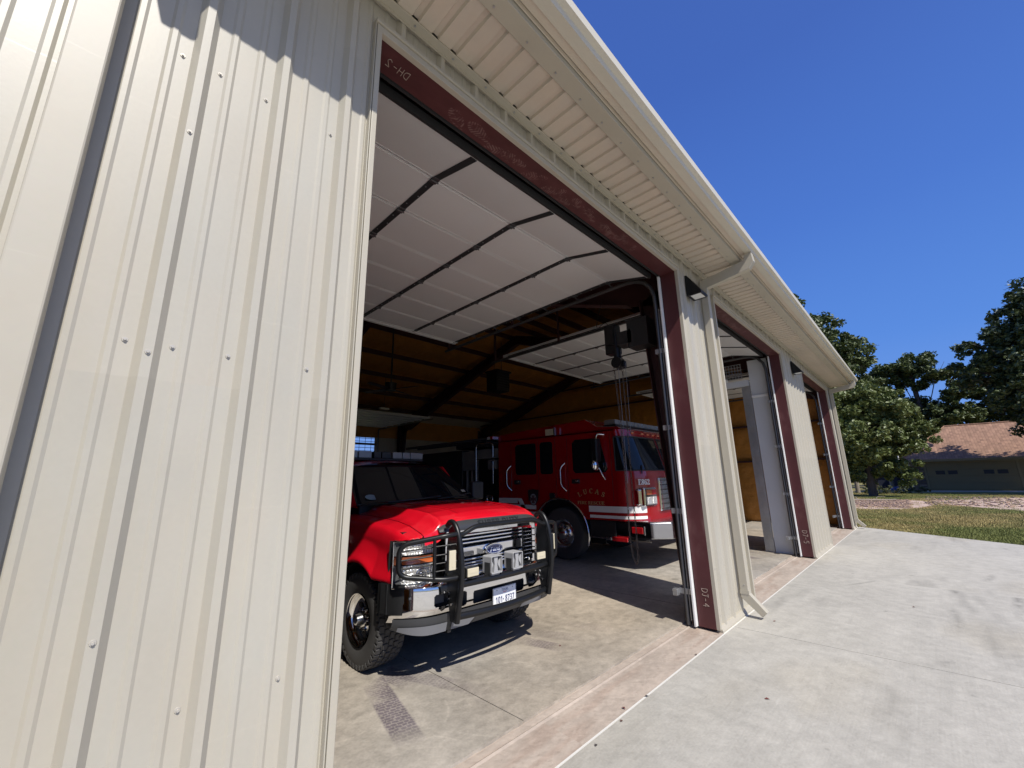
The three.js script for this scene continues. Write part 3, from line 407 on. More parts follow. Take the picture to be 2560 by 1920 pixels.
{
  const XC = 2.94, t = thing('pickup_truck', 'bright red pickup truck with black grille guard nosing out of the nearest bay', 'pickup truck', [XC, 0, -4]);
  const HZ = -2.04, HY = .405, RA = .50;
  const kz = [-1.262, -1.275, -1.31, -1.38, -1.5, -1.7, -2.0, -2.3, -2.62];
  const tab = (z, xs) => { let i = 0; while (i < kz.length - 2 && z < kz[i + 1]) i++; return lerp(xs[i], xs[i + 1], clamp((z - kz[i]) / (kz[i + 1] - kz[i]), 0, 1)); };
  const fy = z => tab(z, [1.13, 1.15, 1.17, 1.19, 1.225, 1.255, 1.275, 1.285, 1.29]);
  const cy = z => tab(z, [1.20, 1.262, 1.30, 1.335, 1.365, 1.385, 1.40, 1.41, 1.405]);
  const hw = z => tab(z, [.93, .965, .985, .995, 1.0, 1.0, 1.0, 1.0, 1.0]);
  const yb = z => { const d = z - HZ, a = Math.abs(d) < RA ? HY + Math.sqrt(RA * RA - d * d) : 0; return Math.max(a, d > 0 ? .80 : .50); };
  const flare = z => .045 * Math.exp(-Math.pow((Math.abs(z - HZ) - .0) / .62, 4));
  const fenderPt = (z, v) => { // v 0 bottom .. 1 seam
    const b = yb(z), f = fy(z), w = hw(z), fl = flare(z), P = [[w - .012 + fl, b], [w - .008 + fl, b + .03], [w - .022 + fl * .55, lerp(b, f, .25)], [w - .03, Math.max(lerp(b, f, .5), b + .06)], [w - .032, f - .13], [w - .045, f - .055], [w - .075, f - .018], [w - .13, f], [.805, f + .012]];
    const q = v * 8, i = Math.min(7, Math.floor(q)), u = q - i; const g = (k, c) => P[clamp(k, 0, 8)][c]; const cr = c => { const p0 = g(i - 1, c), p1 = g(i, c), p2 = g(i + 1, c), p3 = g(i + 2, c); return .5 * ((2 * p1) + (p2 - p0) * u + (2 * p0 - 5 * p1 + 4 * p2 - p3) * u * u + (3 * p1 - p0 - 3 * p2 + p3) * u * u * u); }; return [cr(0), cr(1)];
  };
  const zlist = []; for (let z = -1.262; z > -2.62; z -= .012) zlist.push(z); zlist.push(-2.62); for (const d of [RA, RA - .003, -RA, -RA + .003]) zlist.push(HZ + d); zlist.sort((a, b) => b - a);
  const zAt = u => { const q = u * (zlist.length - 1), i = Math.min(zlist.length - 2, Math.floor(q)); return lerp(zlist[i], zlist[i + 1], q - i); };
  for (const s of [-1, 1]) {
    M('fender', surf((u, v) => { const z = zAt(u), [x, y] = fenderPt(z, v), lim = y > 1.15 ? -1.25 : lerp(-1.435, -1.25, clamp((y - 1.135) / .015, 0, 1)); return V(XC + s * (z > lim ? Math.max(x, y < 1.14 ? .99 : x) : x), y, Math.min(z, lim)); }, zlist.length - 1, 40), mats.red, t);
    M('wheel_well', [surf((u, v) => V(XC + s * lerp(.44, .955, v), HY + (RA + .012) * Math.sin(u * Math.PI), HZ + (RA + .012) * Math.cos(u * Math.PI)), 30, 2), B(XC + s * .40, XC + s * .44, .3, 1.1, -2.7, -1.4)], mats.black, t);
  }
  // hood: crowned, with raised centre and creases
  const hoodPt = (z, v) => { const f = fy(z), c = cy(z), P = [[.798, f + .014], [.74, f + .024], [.68, lerp(f, c, .38)], [.62, lerp(f, c, .78)], [.56, c - .028], [.40, c - .012], [.2, c - .003], [0, c]]; const q = v * 7, i = Math.min(6, Math.floor(q)), u = q - i, g = (k, cc) => P[clamp(k, 0, 7)][cc]; const cr = cc => { const p0 = g(i - 1, cc), p1 = g(i, cc), p2 = g(i + 1, cc), p3 = g(i + 2, cc); return .5 * ((2 * p1) + (p2 - p0) * u + (2 * p0 - 5 * p1 + 4 * p2 - p3) * u * u + (3 * p1 - p0 - 3 * p2 + p3) * u * u * u); }; return [cr(0), cr(1)]; };
  M('hood', [-1, 1].map(s => surf((u, v) => { const z = lerp(-1.24, -2.52, u), [x, y] = hoodPt(Math.min(z, -1.262), v); return V(XC + s * x, z > -1.262 ? y - .05 : y, z); }, 70, 28)), mats.red, t);
  M('hood_scoop_line', [-1, 1].map(s => smooth([V(XC + s * .36, 1.345, -1.36), V(XC + s * .40, 1.385, -1.75), V(XC + s * .44, 1.397, -2.4)], .004, 20, 5)), mats.red, t);
  // black bug deflector with raised letters
  const dfl = M('hood_deflector', [surf((u, v) => { const x = lerp(-.66, .66, u), e = Math.pow(Math.abs(x) / .66, 6); return V(XC + x, lerp(1.185, 1.272 - .05 * e, v) , -1.205 - .05 * v * v - .03 * e - .01 * x * x); }, 40, 6), surf((u, v) => { const x = lerp(-.66, .66, u), e = Math.pow(Math.abs(x) / .66, 6); return V(XC + x, lerp(1.272 - .05 * e, 1.262 - .05 * e, v), -1.255 - .03 * e - .01 * x * x - .03 * v); }, 40, 2)], mat([.04, .041, .043], .4, 0, { clearcoat: .4, clearcoatRoughness: .3 }), t);
  M('lettering', txt('SUPER DUTY', .052, .004).scale(1.35, 1, 1).rotateX(-.42).translate(XC + .05, 1.235, -1.222), mats.plastic, dfl);
  // cab
  const ws = [[.835, 1.40, -2.52], [.70, 1.835, -3.17]];
  const crown = (u, b) => b * (1 - Math.pow(2 * u - 1, 2));
  const wsh = M('windshield', surf((u, v) => V(XC + lerp(-1, 1, u) * lerp(ws[0][0], ws[1][0], v), lerp(ws[0][1], ws[1][1], v) + crown(u, .02), lerp(ws[0][2], ws[1][2], v) + crown(u, .10)), 24, 8), mats.glass, t);
  M('sticker', [new THREE.PlaneGeometry(.075, .05).rotateX(-.98).translate(XC + .12, 1.755, -2.945)], mats.lens, wsh);
  M('sticker', [new THREE.CircleGeometry(.05, 20).scale(1.5, 1, 1).rotateX(-.98).translate(XC - .64, 1.47, -2.565)], mat([.18, .25, .27], .5), wsh);
  M('sticker', [new THREE.PlaneGeometry(.06, .05).rotateX(-.98).translate(XC + .68, 1.50, -2.585)], mats.lens, wsh);
  M('wiper', [smooth([V(XC - .5, 1.412, -2.44), V(XC - .1, 1.432, -2.41), V(XC + .2, 1.45, -2.42)], .009, 12, 5), smooth([V(XC + .15, 1.42, -2.415), V(XC + .5, 1.44, -2.45), V(XC + .72, 1.47, -2.51)], .009, 12, 5)], mats.black, t);
  M('cowl', surf((u, v) => V(XC + lerp(-.82, .82, u), 1.395 + .012 * v, lerp(-2.40, -2.55, v) + crown(u, .10)), 16, 3), mats.plastic, t);
  for (const s of [-1, 1]) M('pillar', [surf((u, v) => { const e = V(XC + s * lerp(ws[0][0], ws[1][0], u), lerp(ws[0][1], ws[1][1], u), lerp(ws[0][2], ws[1][2], u)); return V(e.x + s * .035 * v, e.y - .03 * v, e.z - .05 * v); }, 8, 4)], mats.red, t);
  M('roof', surf((u, v) => { const x = lerp(-1, 1, u), e = Math.pow(Math.abs(x), 5); return V(XC + x * .76, 1.835 + crown(v, .05) * 1 + .045 * (1 - x * x) - .09 * e + .02 * Math.min(1, v * 4), lerp(-3.15, -5.2, v) + .10 * (1 - x * x) * (1 - v)); }, 30, 16), mats.red, t);
  for (const s of [-1, 1]) {
    const side = [[-2.64, .5], [-2.64, 1.29], [-2.66, 1.36], [-5.2, 1.40], [-7.2, 1.36], [-7.2, .55]];
    M('door', ex(side, XC + s * .94, XC + s * .985, 'x', [], .01), mats.red, t);
    M('side_window', [ex([[-2.74, 1.39], [-3.28, 1.80], [-4.0, 1.82], [-4.0, 1.40]], XC + s * .80, XC + s * .82, 'x'), ex([[-4.08, 1.40], [-4.08, 1.82], [-5.0, 1.80], [-5.1, 1.41]], XC + s * .80, XC + s * .82, 'x')], mats.glass, t);
    M('window_frame', [ex([[-2.6, 1.36], [-3.2, 1.84], [-5.2, 1.84], [-5.25, 1.36]], XC + s * .77, XC + s * .79, 'x'), surf((u, v) => V(XC + s * lerp(.79, .94, v), lerp(1.40, 1.37, v), lerp(-2.6, -5.2, u)), 2, 2)], mats.red, t);
    const m = M('mirror', [RB(XC + s * 1.05, XC + s * 1.27, 1.36, 1.62, -2.92, -2.82, .03), rod(V(XC + s * .93, 1.42, -2.9), V(XC + s * 1.08, 1.45, -2.88), .02)], mats.plastic, t);
  }
  M('side_lamp', [RB(XC - 1.02, XC - .99, 1.05, 1.11, -2.52, -2.40, .006)], mats.lens, t);
  M('cab_floor', [B(XC - .9, XC + .9, .45, .6, -7, -2.7), B(XC - .6, XC + .6, .5, 1.15, -2.6, -1.5), B(XC - .85, XC + .85, .6, 1.38, -5.3, -5.2), B(XC - .78, XC + .78, 1.0, 1.39, -2.75, -2.55)], mats.black, t);
  M('bed', [B(XC - .95, XC + .95, .6, 1.34, -7.2, -5.3)], mats.red, t);
  // wheels: chunky tread, chrome dish with eight nuts
  const wheel = (x, s, z) => {
    const w = sub('wheel', t, [x, HY, z]), W = .27, R = .405, cx = x - s * W / 2;
    const prof = []; const pr = [[.215, -.105], [.23, -.125], [.30, -.137], [.355, -.135], [.388, -.122], [.396, -.112], [.396, .112], [.388, .122], [.355, .135], [.30, .137], [.23, .125], [.215, .105]]; for (const [r, q] of pr) prof.push(new THREE.Vector2(r, q));
    const tread = [], Rn = rng(4); const n = 40; for (let k = 0; k < n; k++) for (let r = 0; r < 5; r++) { const a = (k + (r % 2) * .5 + Rn() * .08) / n * Math.PI * 2, wd = r === 0 || r === 4 ? .05 : .040, px = -.105 + r * .0525; const g = RB(-wd / 2, wd / 2, R - .014, R + (r === 0 || r === 4 ? -.001 : .004), -.0245, .0245, .005, 1); g.rotateY((r - 2) * .08 + (Rn() - .5) * .3); g.translate(px, 0, 0); g.rotateX(a); tread.push(g.translate(cx, HY, z)); }
    for (let k = 0; k < n; k++) for (const q of [-1, 1]) { const g = RB(-.012, .012, .358, .396, -.02, .02, .004, 1).rotateX((k + .5) / n * Math.PI * 2).translate(cx + q * .125, HY, z); tread.push(g); }
    M('tyre', [new THREE.LatheGeometry(prof, 64).rotateZ(Math.PI / 2).translate(cx, HY, z), ...tread], mats.rubberTyre ?? (mats.rubberTyre = mat([.055, .053, .051], .85)), w);
    const f = x - s * .0, rimP = [[.222, .0], [.215, -.012], [.200, -.014], [.192, -.045], [.175, -.075], [.10, -.085], [.075, -.06], [.062, -.035], [.0, -.03]].map(([r, d]) => new THREE.Vector2(r, d)); const rim = new THREE.LatheGeometry(rimP, 48); if (s < 0) rim.rotateZ(Math.PI / 2); else rim.rotateZ(-Math.PI / 2);
    M('rim', rim.translate(f, HY, z), mats.chrome, w);
    for (let k = 0; k < 8; k++) { const a = k / 8 * Math.PI * 2; M('vent', new THREE.CylinderGeometry(.024, .024, .012, 14).scale(1, 1, 1.5).rotateZ(Math.PI / 2).rotateX(0).translate(f - s * .080, HY + .138 * Math.cos(a), z + .138 * Math.sin(a)), mats.black, w); M('lug_nut', new THREE.CylinderGeometry(.013, .014, .04, 6).rotateZ(Math.PI / 2).translate(f - s * .06, HY + .088 * Math.cos(a + .39), z + .088 * Math.sin(a + .39)), mats.chrome, w); }
    M('hub_cap', [new THREE.CylinderGeometry(.045, .058, .06, 24).rotateZ(-s * Math.PI / 2).translate(f - s * .015, HY, z), new THREE.SphereGeometry(.042, 16, 10).scale(.4, 1, 1).translate(f + s * .012, HY, z)], mats.chromeSoft, w);
  };
  for (const s of [-1, 1]) { wheel(XC + s * .985, s, HZ); wheel(XC + s * .985, s, -6.0); }
  // front face
  M('radiator_backing', [B(XC - .92, XC + .92, .70, 1.2, -1.47, -1.42)], mats.black, t);
  const gr = M('grille', [ex(rrect(XC - .60, XC + .60, .745, 1.205, .05), -1.33, -1.238, 'z', [rrect(XC - .545, XC + .545, .80, 1.148, .03)], .006), B(XC - .425, XC - .405, .79, 1.155, -1.31, -1.255), B(XC + .405, XC + .425, .79, 1.155, -1.31, -1.255)], mats.chrome, t);
  M('grille_mesh', (() => { const o = []; for (let x = -.55; x < .55; x += .022) o.push(B(XC + x, XC + x + .005, .79, 1.155, -1.345, -1.335)); for (let y = .8; y < 1.15; y += .018) o.push(B(XC - .555, XC + .555, y, y + .004, -1.35, -1.34)); return o; })(), mats.plastic, gr);
  for (const [y, h] of [[1.128, .017], [1.094, .017], [1.060, .017], [.985, .082], [.912, .017], [.880, .017], [.832, .066]]) M('grille_bar', RB(XC - .405, XC + .405, y - h / 2, y + h / 2, -1.325, h > .05 ? -1.262 : -1.275, .005), mats.chrome, gr);
  for (const s of [-1, 1]) for (let k = 0; k < 9; k++) M('grille_slat', RB(XC + s * .49 - .055, XC + s * .49 + .055, .815 + k * .038, .823 + k * .038, -1.32, -1.285, .003, 1), mats.chromeSoft, gr);
  const em = M('emblem', new THREE.CylinderGeometry(.118, .122, .02, 40).rotateX(Math.PI / 2).scale(1, .44, 1).translate(XC, .975, -1.248), mats.chrome, t);
  const oval = new THREE.CircleGeometry(.106, 40).scale(1, .41, 1).translate(XC, .975, -1.2365); { const p = oval.attributes.position, uv = oval.attributes.uv; for (let i = 0; i < p.count; i++) uv.setXY(i, (p.getX(i) - XC) / .212 + .5, (p.getY(i) - .975) / .088 + .5); }
  M('emblem_face', oval, new THREE.MeshPhysicalMaterial({ map: canvasTex(512, 220, (c, w, h) => { c.fillStyle = '#10235e'; c.fillRect(0, 0, w, h); c.strokeStyle = '#cfd4dc'; c.lineWidth = 9; c.beginPath(); c.ellipse(w / 2, h / 2, w * .46, h * .43, 0, 0, 7); c.stroke(); c.fillStyle = '#e8ecf2'; c.font = 'italic bold 130px serif'; c.textAlign = 'center'; c.textBaseline = 'middle'; c.fillText('Ford', w / 2, h / 2 + 4); }), roughness: .2, clearcoat: 1 }), em, { keepUV: true });
  for (const s of [-1, 1]) {
    const X = (a) => XC + s * a, h = sub('headlight', t);
    const zz = a => -1.285 - .16 * Math.pow(clamp((a - .80) / .22, 0, 1), 2);
    const strip = (y0, y1, d, a0 = .66, a1 = 1.0) => surf((u, v) => { const a = lerp(a0, a1, u); return V(X(a), lerp(y0, y1, v), zz(a) - d - .012 * Math.sin(v * Math.PI)); }, 14, 5);
    M('lamp_housing', [strip(.765, 1.135, .07)], mats.plastic, h); M('lamp_lens', strip(.77, 1.13, .0), mats.clear, h);
    M('reflector', [strip(1.02, 1.13, .03, .67, .94), strip(.78, .935, .03, .67, .94)], mats.reflector, h);
    M('turn_signal', strip(.945, 1.005, .025, .67, .94), mats.amber, h);
    M('side_marker', [strip(.945, 1.005, .02, .945, 1.0)], mat([.12, .04, .02], .3), h);
    M('lamp_edge', [strip(.775, .935, .022, .945, 1.0), strip(1.015, 1.13, .022, .945, 1.0)], mats.greyPlastic, h);
    const rim = []; for (const y of [.765, 1.135]) rim.push(smooth([.66, .74, .82, .9, .96, 1.0].map(a => V(X(a), y, zz(a) - .01)), .008, 16, 6)); rim.push(rod(V(X(.66), .765, zz(.66) - .01), V(X(.66), 1.135, zz(.66) - .01), .008), rod(V(X(1.0), .765, zz(1) - .01), V(X(1.0), 1.135, zz(1) - .01), .008));
    M('lamp_rim', rim, mats.chrome, h);
    M('bulb_bezel', [new THREE.TorusGeometry(.05, .006, 8, 24).translate(X(.80), .86, zz(.8) - .012), new THREE.SphereGeometry(.03, 14, 10).translate(X(.80), .86, zz(.8) - .03)], mats.chrome, h);
  }
  // chrome bumper with cut openings, black end caps, dark valance
  const bz = a => { const q = Math.abs(a); return -1.165 - .05 * q * q - .22 * Math.pow(clamp((q - .66) / .38, 0, 1), 2.2); };
  const inside = (a, y) => { const q = Math.abs(a); const rr = (x0, x1, y0, y1, r) => { const dx = Math.max(x0 + r - q, q - x1 + r, 0), dy = Math.max(y0 + r - y, y - y1 + r, 0); return q > x0 && q < x1 && y > y0 && y < y1 && dx * dx + dy * dy < r * r; }; return (q < .33 && rr(-1, .33, .555, .665, .022)) || rr(.40, .51, .56, .68, .03) || rr(.58, .735, .60, .70, .03); };
  {
    const y0 = .505, y1 = .785, nu = 340, nv = 46, pos = [], nor = [], idx = []; const prof = v => { const y = lerp(y0, y1, v), b = -.022 * Math.pow((v - .55) / .5, 4) - .02 * Math.pow(Math.max(0, .35 - v) / .35, 2); return [y, b - (v > .93 ? (v - .93) * .5 : 0)]; };
    for (let i = 0; i <= nu; i++) for (let j = 0; j <= nv; j++) { const a = lerp(-1.02, 1.02, i / nu), [y, dz] = prof(j / nv); pos.push(XC + a, y, bz(a) + dz); }
    for (let i = 0; i < nu; i++) for (let j = 0; j < nv; j++) { const a = lerp(-1.02, 1.02, (i + .5) / nu), y = prof((j + .5) / nv)[0]; if (inside(a, y)) continue; if (Math.abs(a) > .95 - (y - .55) * .05 && y > .565) continue; const k = i * (nv + 1) + j; idx.push(k, k + nv + 1, k + 1, k + 1, k + nv + 1, k + nv + 2); }
    const g = new THREE.BufferGeometry(); g.setAttribute('position', new THREE.Float32BufferAttribute(pos, 3)); g.setIndex(idx); g.computeVertexNormals();
    M('bumper', [g, surf((u, v) => { const a = lerp(-.9, .9, u); return V(XC + a, .785 + .002 * v, bz(a) - .057 - .14 * v); }, 40, 2)], mats.chrome, t);
    for (const s of [-1, 1]) M('bumper_end_cap', [surf((u, v) => { const a = lerp(.935, 1.03, u); return V(XC + s * (a + (.5 - Math.abs(v - .5)) * .01), lerp(.56, .80, v), bz(a) - .006 - .02 * Math.pow(v - .5, 2) - .12 * Math.pow(u, 3)); }, 10, 8), B(XC + s * .93, XC + s * 1.02, .56, .79, -1.62, -1.47)], mats.plastic, t);
    M('bumper_backing', [surf((u, v) => { const a = lerp(-.95, .95, u); return V(XC + a, lerp(.52, .76, v), bz(a) - .09); }, 30, 2)], mats.black, t);
    M('fog_lamp', [-1, 1].map(s => RB(XC + s * .655 - .06, XC + s * .655 + .06, .61, .69, -1.30, -1.245, .01)), mats.greyPlastic, t);
    M('tow_hook', [-1, 1].map(s => smooth([V(XC + s * .45, .60, -1.28), V(XC + s * .45, .60, -1.20), V(XC + s * .49, .60, -1.18), V(XC + s * .49, .62, -1.28)], .014, 14, 6)), mats.greyPlastic, t);
  }
  M('valance', [surf((u, v) => { const a = lerp(-1.0, 1.0, u), q = Math.abs(a); return V(XC + a, lerp(.395 + .06 * Math.pow(clamp((q - .75) / .25, 0, 1), 2), .535, v), bz(a) - .012 - .035 * (1 - v) + .012 * Math.sin(v * Math.PI)); }, 60, 8), surf((u, v) => { const a = lerp(-.98, .98, u); return V(XC + a, .395 + .06 * Math.pow(clamp((Math.abs(a) - .75) / .25, 0, 1), 2), bz(a) - .047 - .1 * v); }, 50, 1)], mat([.042, .043, .045], .55), t);
  for (const [a0, a1, w0] of [[-.97, -.60, 0], [-.55, -.27, .09], [.30, .62, -.10]]) M('sunlit_valance_patch', surf((u, v) => { const a = lerp(a0 + (w0 < 0 ? -w0 * (1 - v) * .0 : 0), a1 - (w0 > 0 ? w0 * (1 - v) : 0), u) , q = Math.abs(a), yb = .397 + .06 * Math.pow(clamp((q - .75) / .25, 0, 1), 2); return V(XC + a, lerp(yb, w0 < 0 ? lerp(.43, .475, u) : lerp(.475, .47, u), v), bz(a) - .012 - .035 * (1 - v * .6) + .019); }, 16, 3), mats.sunlitValance ?? (mats.sunlitValance = mat([.19, .195, .21], .5)), t);  // paler patches paint the sunlight on the valance between the guard shadows
  // number plate
  const pl = M('license_plate', RB(2.845, 3.15, .485, .637, -1.172, -1.164, .003, 1), mats.white, t);
  M('plate_face', planeXY(2.847, 3.148, .487, .635, -1.1628), new THREE.MeshPhysicalMaterial({ roughness: .4, map: canvasTex(720, 360, (c, w, h) => { c.fillStyle = '#eef0f2'; c.fillRect(0, 0, w, h); c.strokeStyle = '#3b4668'; c.lineWidth = 6; c.strokeRect(8, 8, w - 16, h - 16); c.fillStyle = '#1d2c5e'; c.textAlign = 'center'; c.font = 'bold 74px sans-serif'; c.fillText('TEXAS', w / 2, 84); c.fillStyle = '#c8414c'; c.font = 'bold 34px sans-serif'; c.fillText('EXEMPT', w / 2, 122); c.fillStyle = '#1d2c5e'; c.save(); c.translate(w / 2, 322); c.scale(.72, 1); c.font = 'bold 190px sans-serif'; c.fillText('101', -255, 0); c.fillText('8737', 215, 0); c.restore(); c.save(); c.translate(w / 2 - 52, 258); c.beginPath(); for (let k = 0; k < 10; k++) { const a = k * Math.PI / 5 - Math.PI / 2, r = k % 2 ? 11 : 27; c.lineTo(Math.cos(a) * r, Math.sin(a) * r); } c.fill(); c.restore(); c.fillStyle = '#777'; for (const x of [110, w - 110]) { c.beginPath(); c.arc(x, 48, 13, 0, 7); c.fill(); } }) }), pl, { keepUV: true });
  // grille guard
  const gd = sub('grille_guard', t);
  for (const s of [-1, 1]) {
    const ux = s < 0 ? 2.335 : 3.515, tube = [V(ux, .49, -1.055), V(ux, .62, -1.03), V(ux, .85, -.995), V(ux, 1.05, -1.01), V(ux, 1.20, -1.055), V(ux, 1.268, -1.11), V(ux, 1.275, -1.16), V(ux, 1.24, -1.20)];
    M('upright', [smooth(tube, .0245, 40, 14), ex([[-1.055, .485], [-1.03, .62], [-.995, .85], [-1.01, 1.05], [-1.055, 1.2], [-1.11, 1.255], [-1.17, 1.22], [-1.20, 1.05], [-1.20, .80], [-1.15, .55], [-1.14, .485]], ux - .006, ux + .006, 'x')], mats.powder, gd);
    for (const [y, z] of [[.62, -1.12], [.70, -1.15], [.655, -1.16]]) M('bolt', new THREE.CylinderGeometry(.011, .011, .026, 6).rotateZ(Math.PI / 2).translate(ux, y, z), mats.chromeSoft, gd);
    const o = s < 0 ? 1.90 : 3.93, zo = -1.27;
    M('brush_hoop', [pipe([V(ux, 1.185, -1.05), V(lerp(ux, o, .25), 1.18, -1.055), V(o, 1.12, zo), V(o, .88, zo), V(lerp(ux, o, .3), .838, -1.06), V(ux,   .842, -1.03)], .021, .085, 12, 60)], mats.powder, gd);
    for (const y of [1.10, 1.03, .965, .905]) M('guard_wire', rod(V(o, y - .03, zo), V(ux, y + .005, -1.045), .0065, 6), mats.powder, gd);
    M('guard_post', [rod(V(lerp(ux, o, .47), .85, -1.10), V(lerp(ux, o, .47), 1.16, -1.10), .014, 8)], mats.powder, gd);
  }
  M('top_bar', pipe([V(2.335, 1.17, -1.06), V(2.40, 1.175, -1.06), V(2.53, 1.232, -1.05), V(3.32, 1.232, -1.05), V(3.45, 1.175, -1.06), V(3.515, 1.17, -1.06)], .021, .09, 12, 60), mats.powder, gd);
  M('middle_bar', smooth([V(2.335, .772, -1.07), V(2.93, .772, -1.04), V(3.515, .772, -1.07)], .030, 20, 14), mats.powder, gd);
  M('lower_bar', [surf((u, v) => { const x = lerp(2.335, 3.515, u), q = 1 - Math.pow(2 * u - 1, 2); return V(x, .525 - .01 * q + .029 * Math.cos(v * Math.PI * 2), -1.09 + .05 * q + .024 * Math.sin(v * Math.PI * 2)); }, 24, 12)], mats.powder, gd);
  // lamps and horns on the guard
  const lampBox = (x, y, z, w, h, ry, label) => { const l = sub('warning_light', t); if (label) l.userData.label = label; const g = (a) => a.rotateY(ry).translate(x, y, z); M('lamp_body', g(RB(-w / 2, w / 2, -h / 2, h / 2, -.035, .0, .008)), mats.plastic, l); M('lamp_lens', [g(RB(-w / 2 + .005, w / 2 - .005, -h / 2 + .005, h / 2 - .005, -.002, .012, .006)), g(w > h ? B(-w * .33, w * .33, -.008, .008, .010, .014) : B(-.008, .008, -h * .33, h * .33, .010, .014))], mats.lens, l); M('lamp_bracket', g(B(-.02, .02, -h / 2 - .02, -h / 2 + .02, -.05, -.03)), mats.plastic, l); };
  lampBox(2.26, .985, -1.03, .075, .165, -.15); lampBox(2.475, .862, -1.02, .135, .078, 0); lampBox(3.385, .875, -1.03, .135, .078, 0); lampBox(3.60, .99, -1.04, .075, .165, .9);
  for (const x of [2.745, 3.02]) {
    const h = sub('siren_speaker', t), y = .885, z = -1.0, a = g => g.translate(x, y, z);
    M('horn_shell', [a(ex(rrect(-.068, .068, -.075, .075, .014), -.12, 0, 'z', [rrect(-.060, .060, -.067, .067, .01)], .002)), a(B(-.058, .058, -.065, .065, -.118, -.112)), a(B(-.05, .05, -.09, -.074, -.1, -.02))], mats.horn, h);
    M('horn_flare', [a(ex([[-.026, -.068], [-.016, 0], [-.026, .068], [.026, .068], [.016, 0], [.026, -.068]], -.10, -.012, 'z', [], .004)), a(ex([[-.06, -.05], [-.03, -.008], [-.03, .008], [-.06, .05]], -.11, -.02)), a(ex([[.06, -.05], [.03, -.008], [.03, .008], [.06, .05]], -.11, -.02))], mats.horn, h);
    M('horn_bracket', [a(B(-.072, -.066, -.09, .02, -.09, -.02)), a(B(.066, .072, -.09, .02, -.09, -.02))], mats.plastic, h);
  }
  // roof light bar
  const lb = sub('light_bar', t);
  M('bar_base', RB(XC - .62, XC + .62, 1.925, 1.955, -3.72, -3.46, .01), mats.plastic, lb);
  for (const [a, b, m] of [[-.62, -.40, 0], [-.39, -.20, 0], [-.17, -.06, 1], [-.05, .09, 1], [.12, .27, 0], [.28, .40, 0], [.41, .62, 0]]) M('bar_module', RB(XC + a, XC + b, 1.956, 2.05, -3.70, -3.48, .012), m ? mats.plastic : (mats.barLens ?? (mats.barLens = mat([.24, .24, .23], .25, 0, { clearcoat: .6 }))), lb);
  M('bar_foot', [B(XC - .55, XC - .45, 1.88, 1.93, -3.62, -3.54), B(XC + .45, XC + .55, 1.88, 1.93, -3.62, -3.54)], mats.plastic, lb);
}
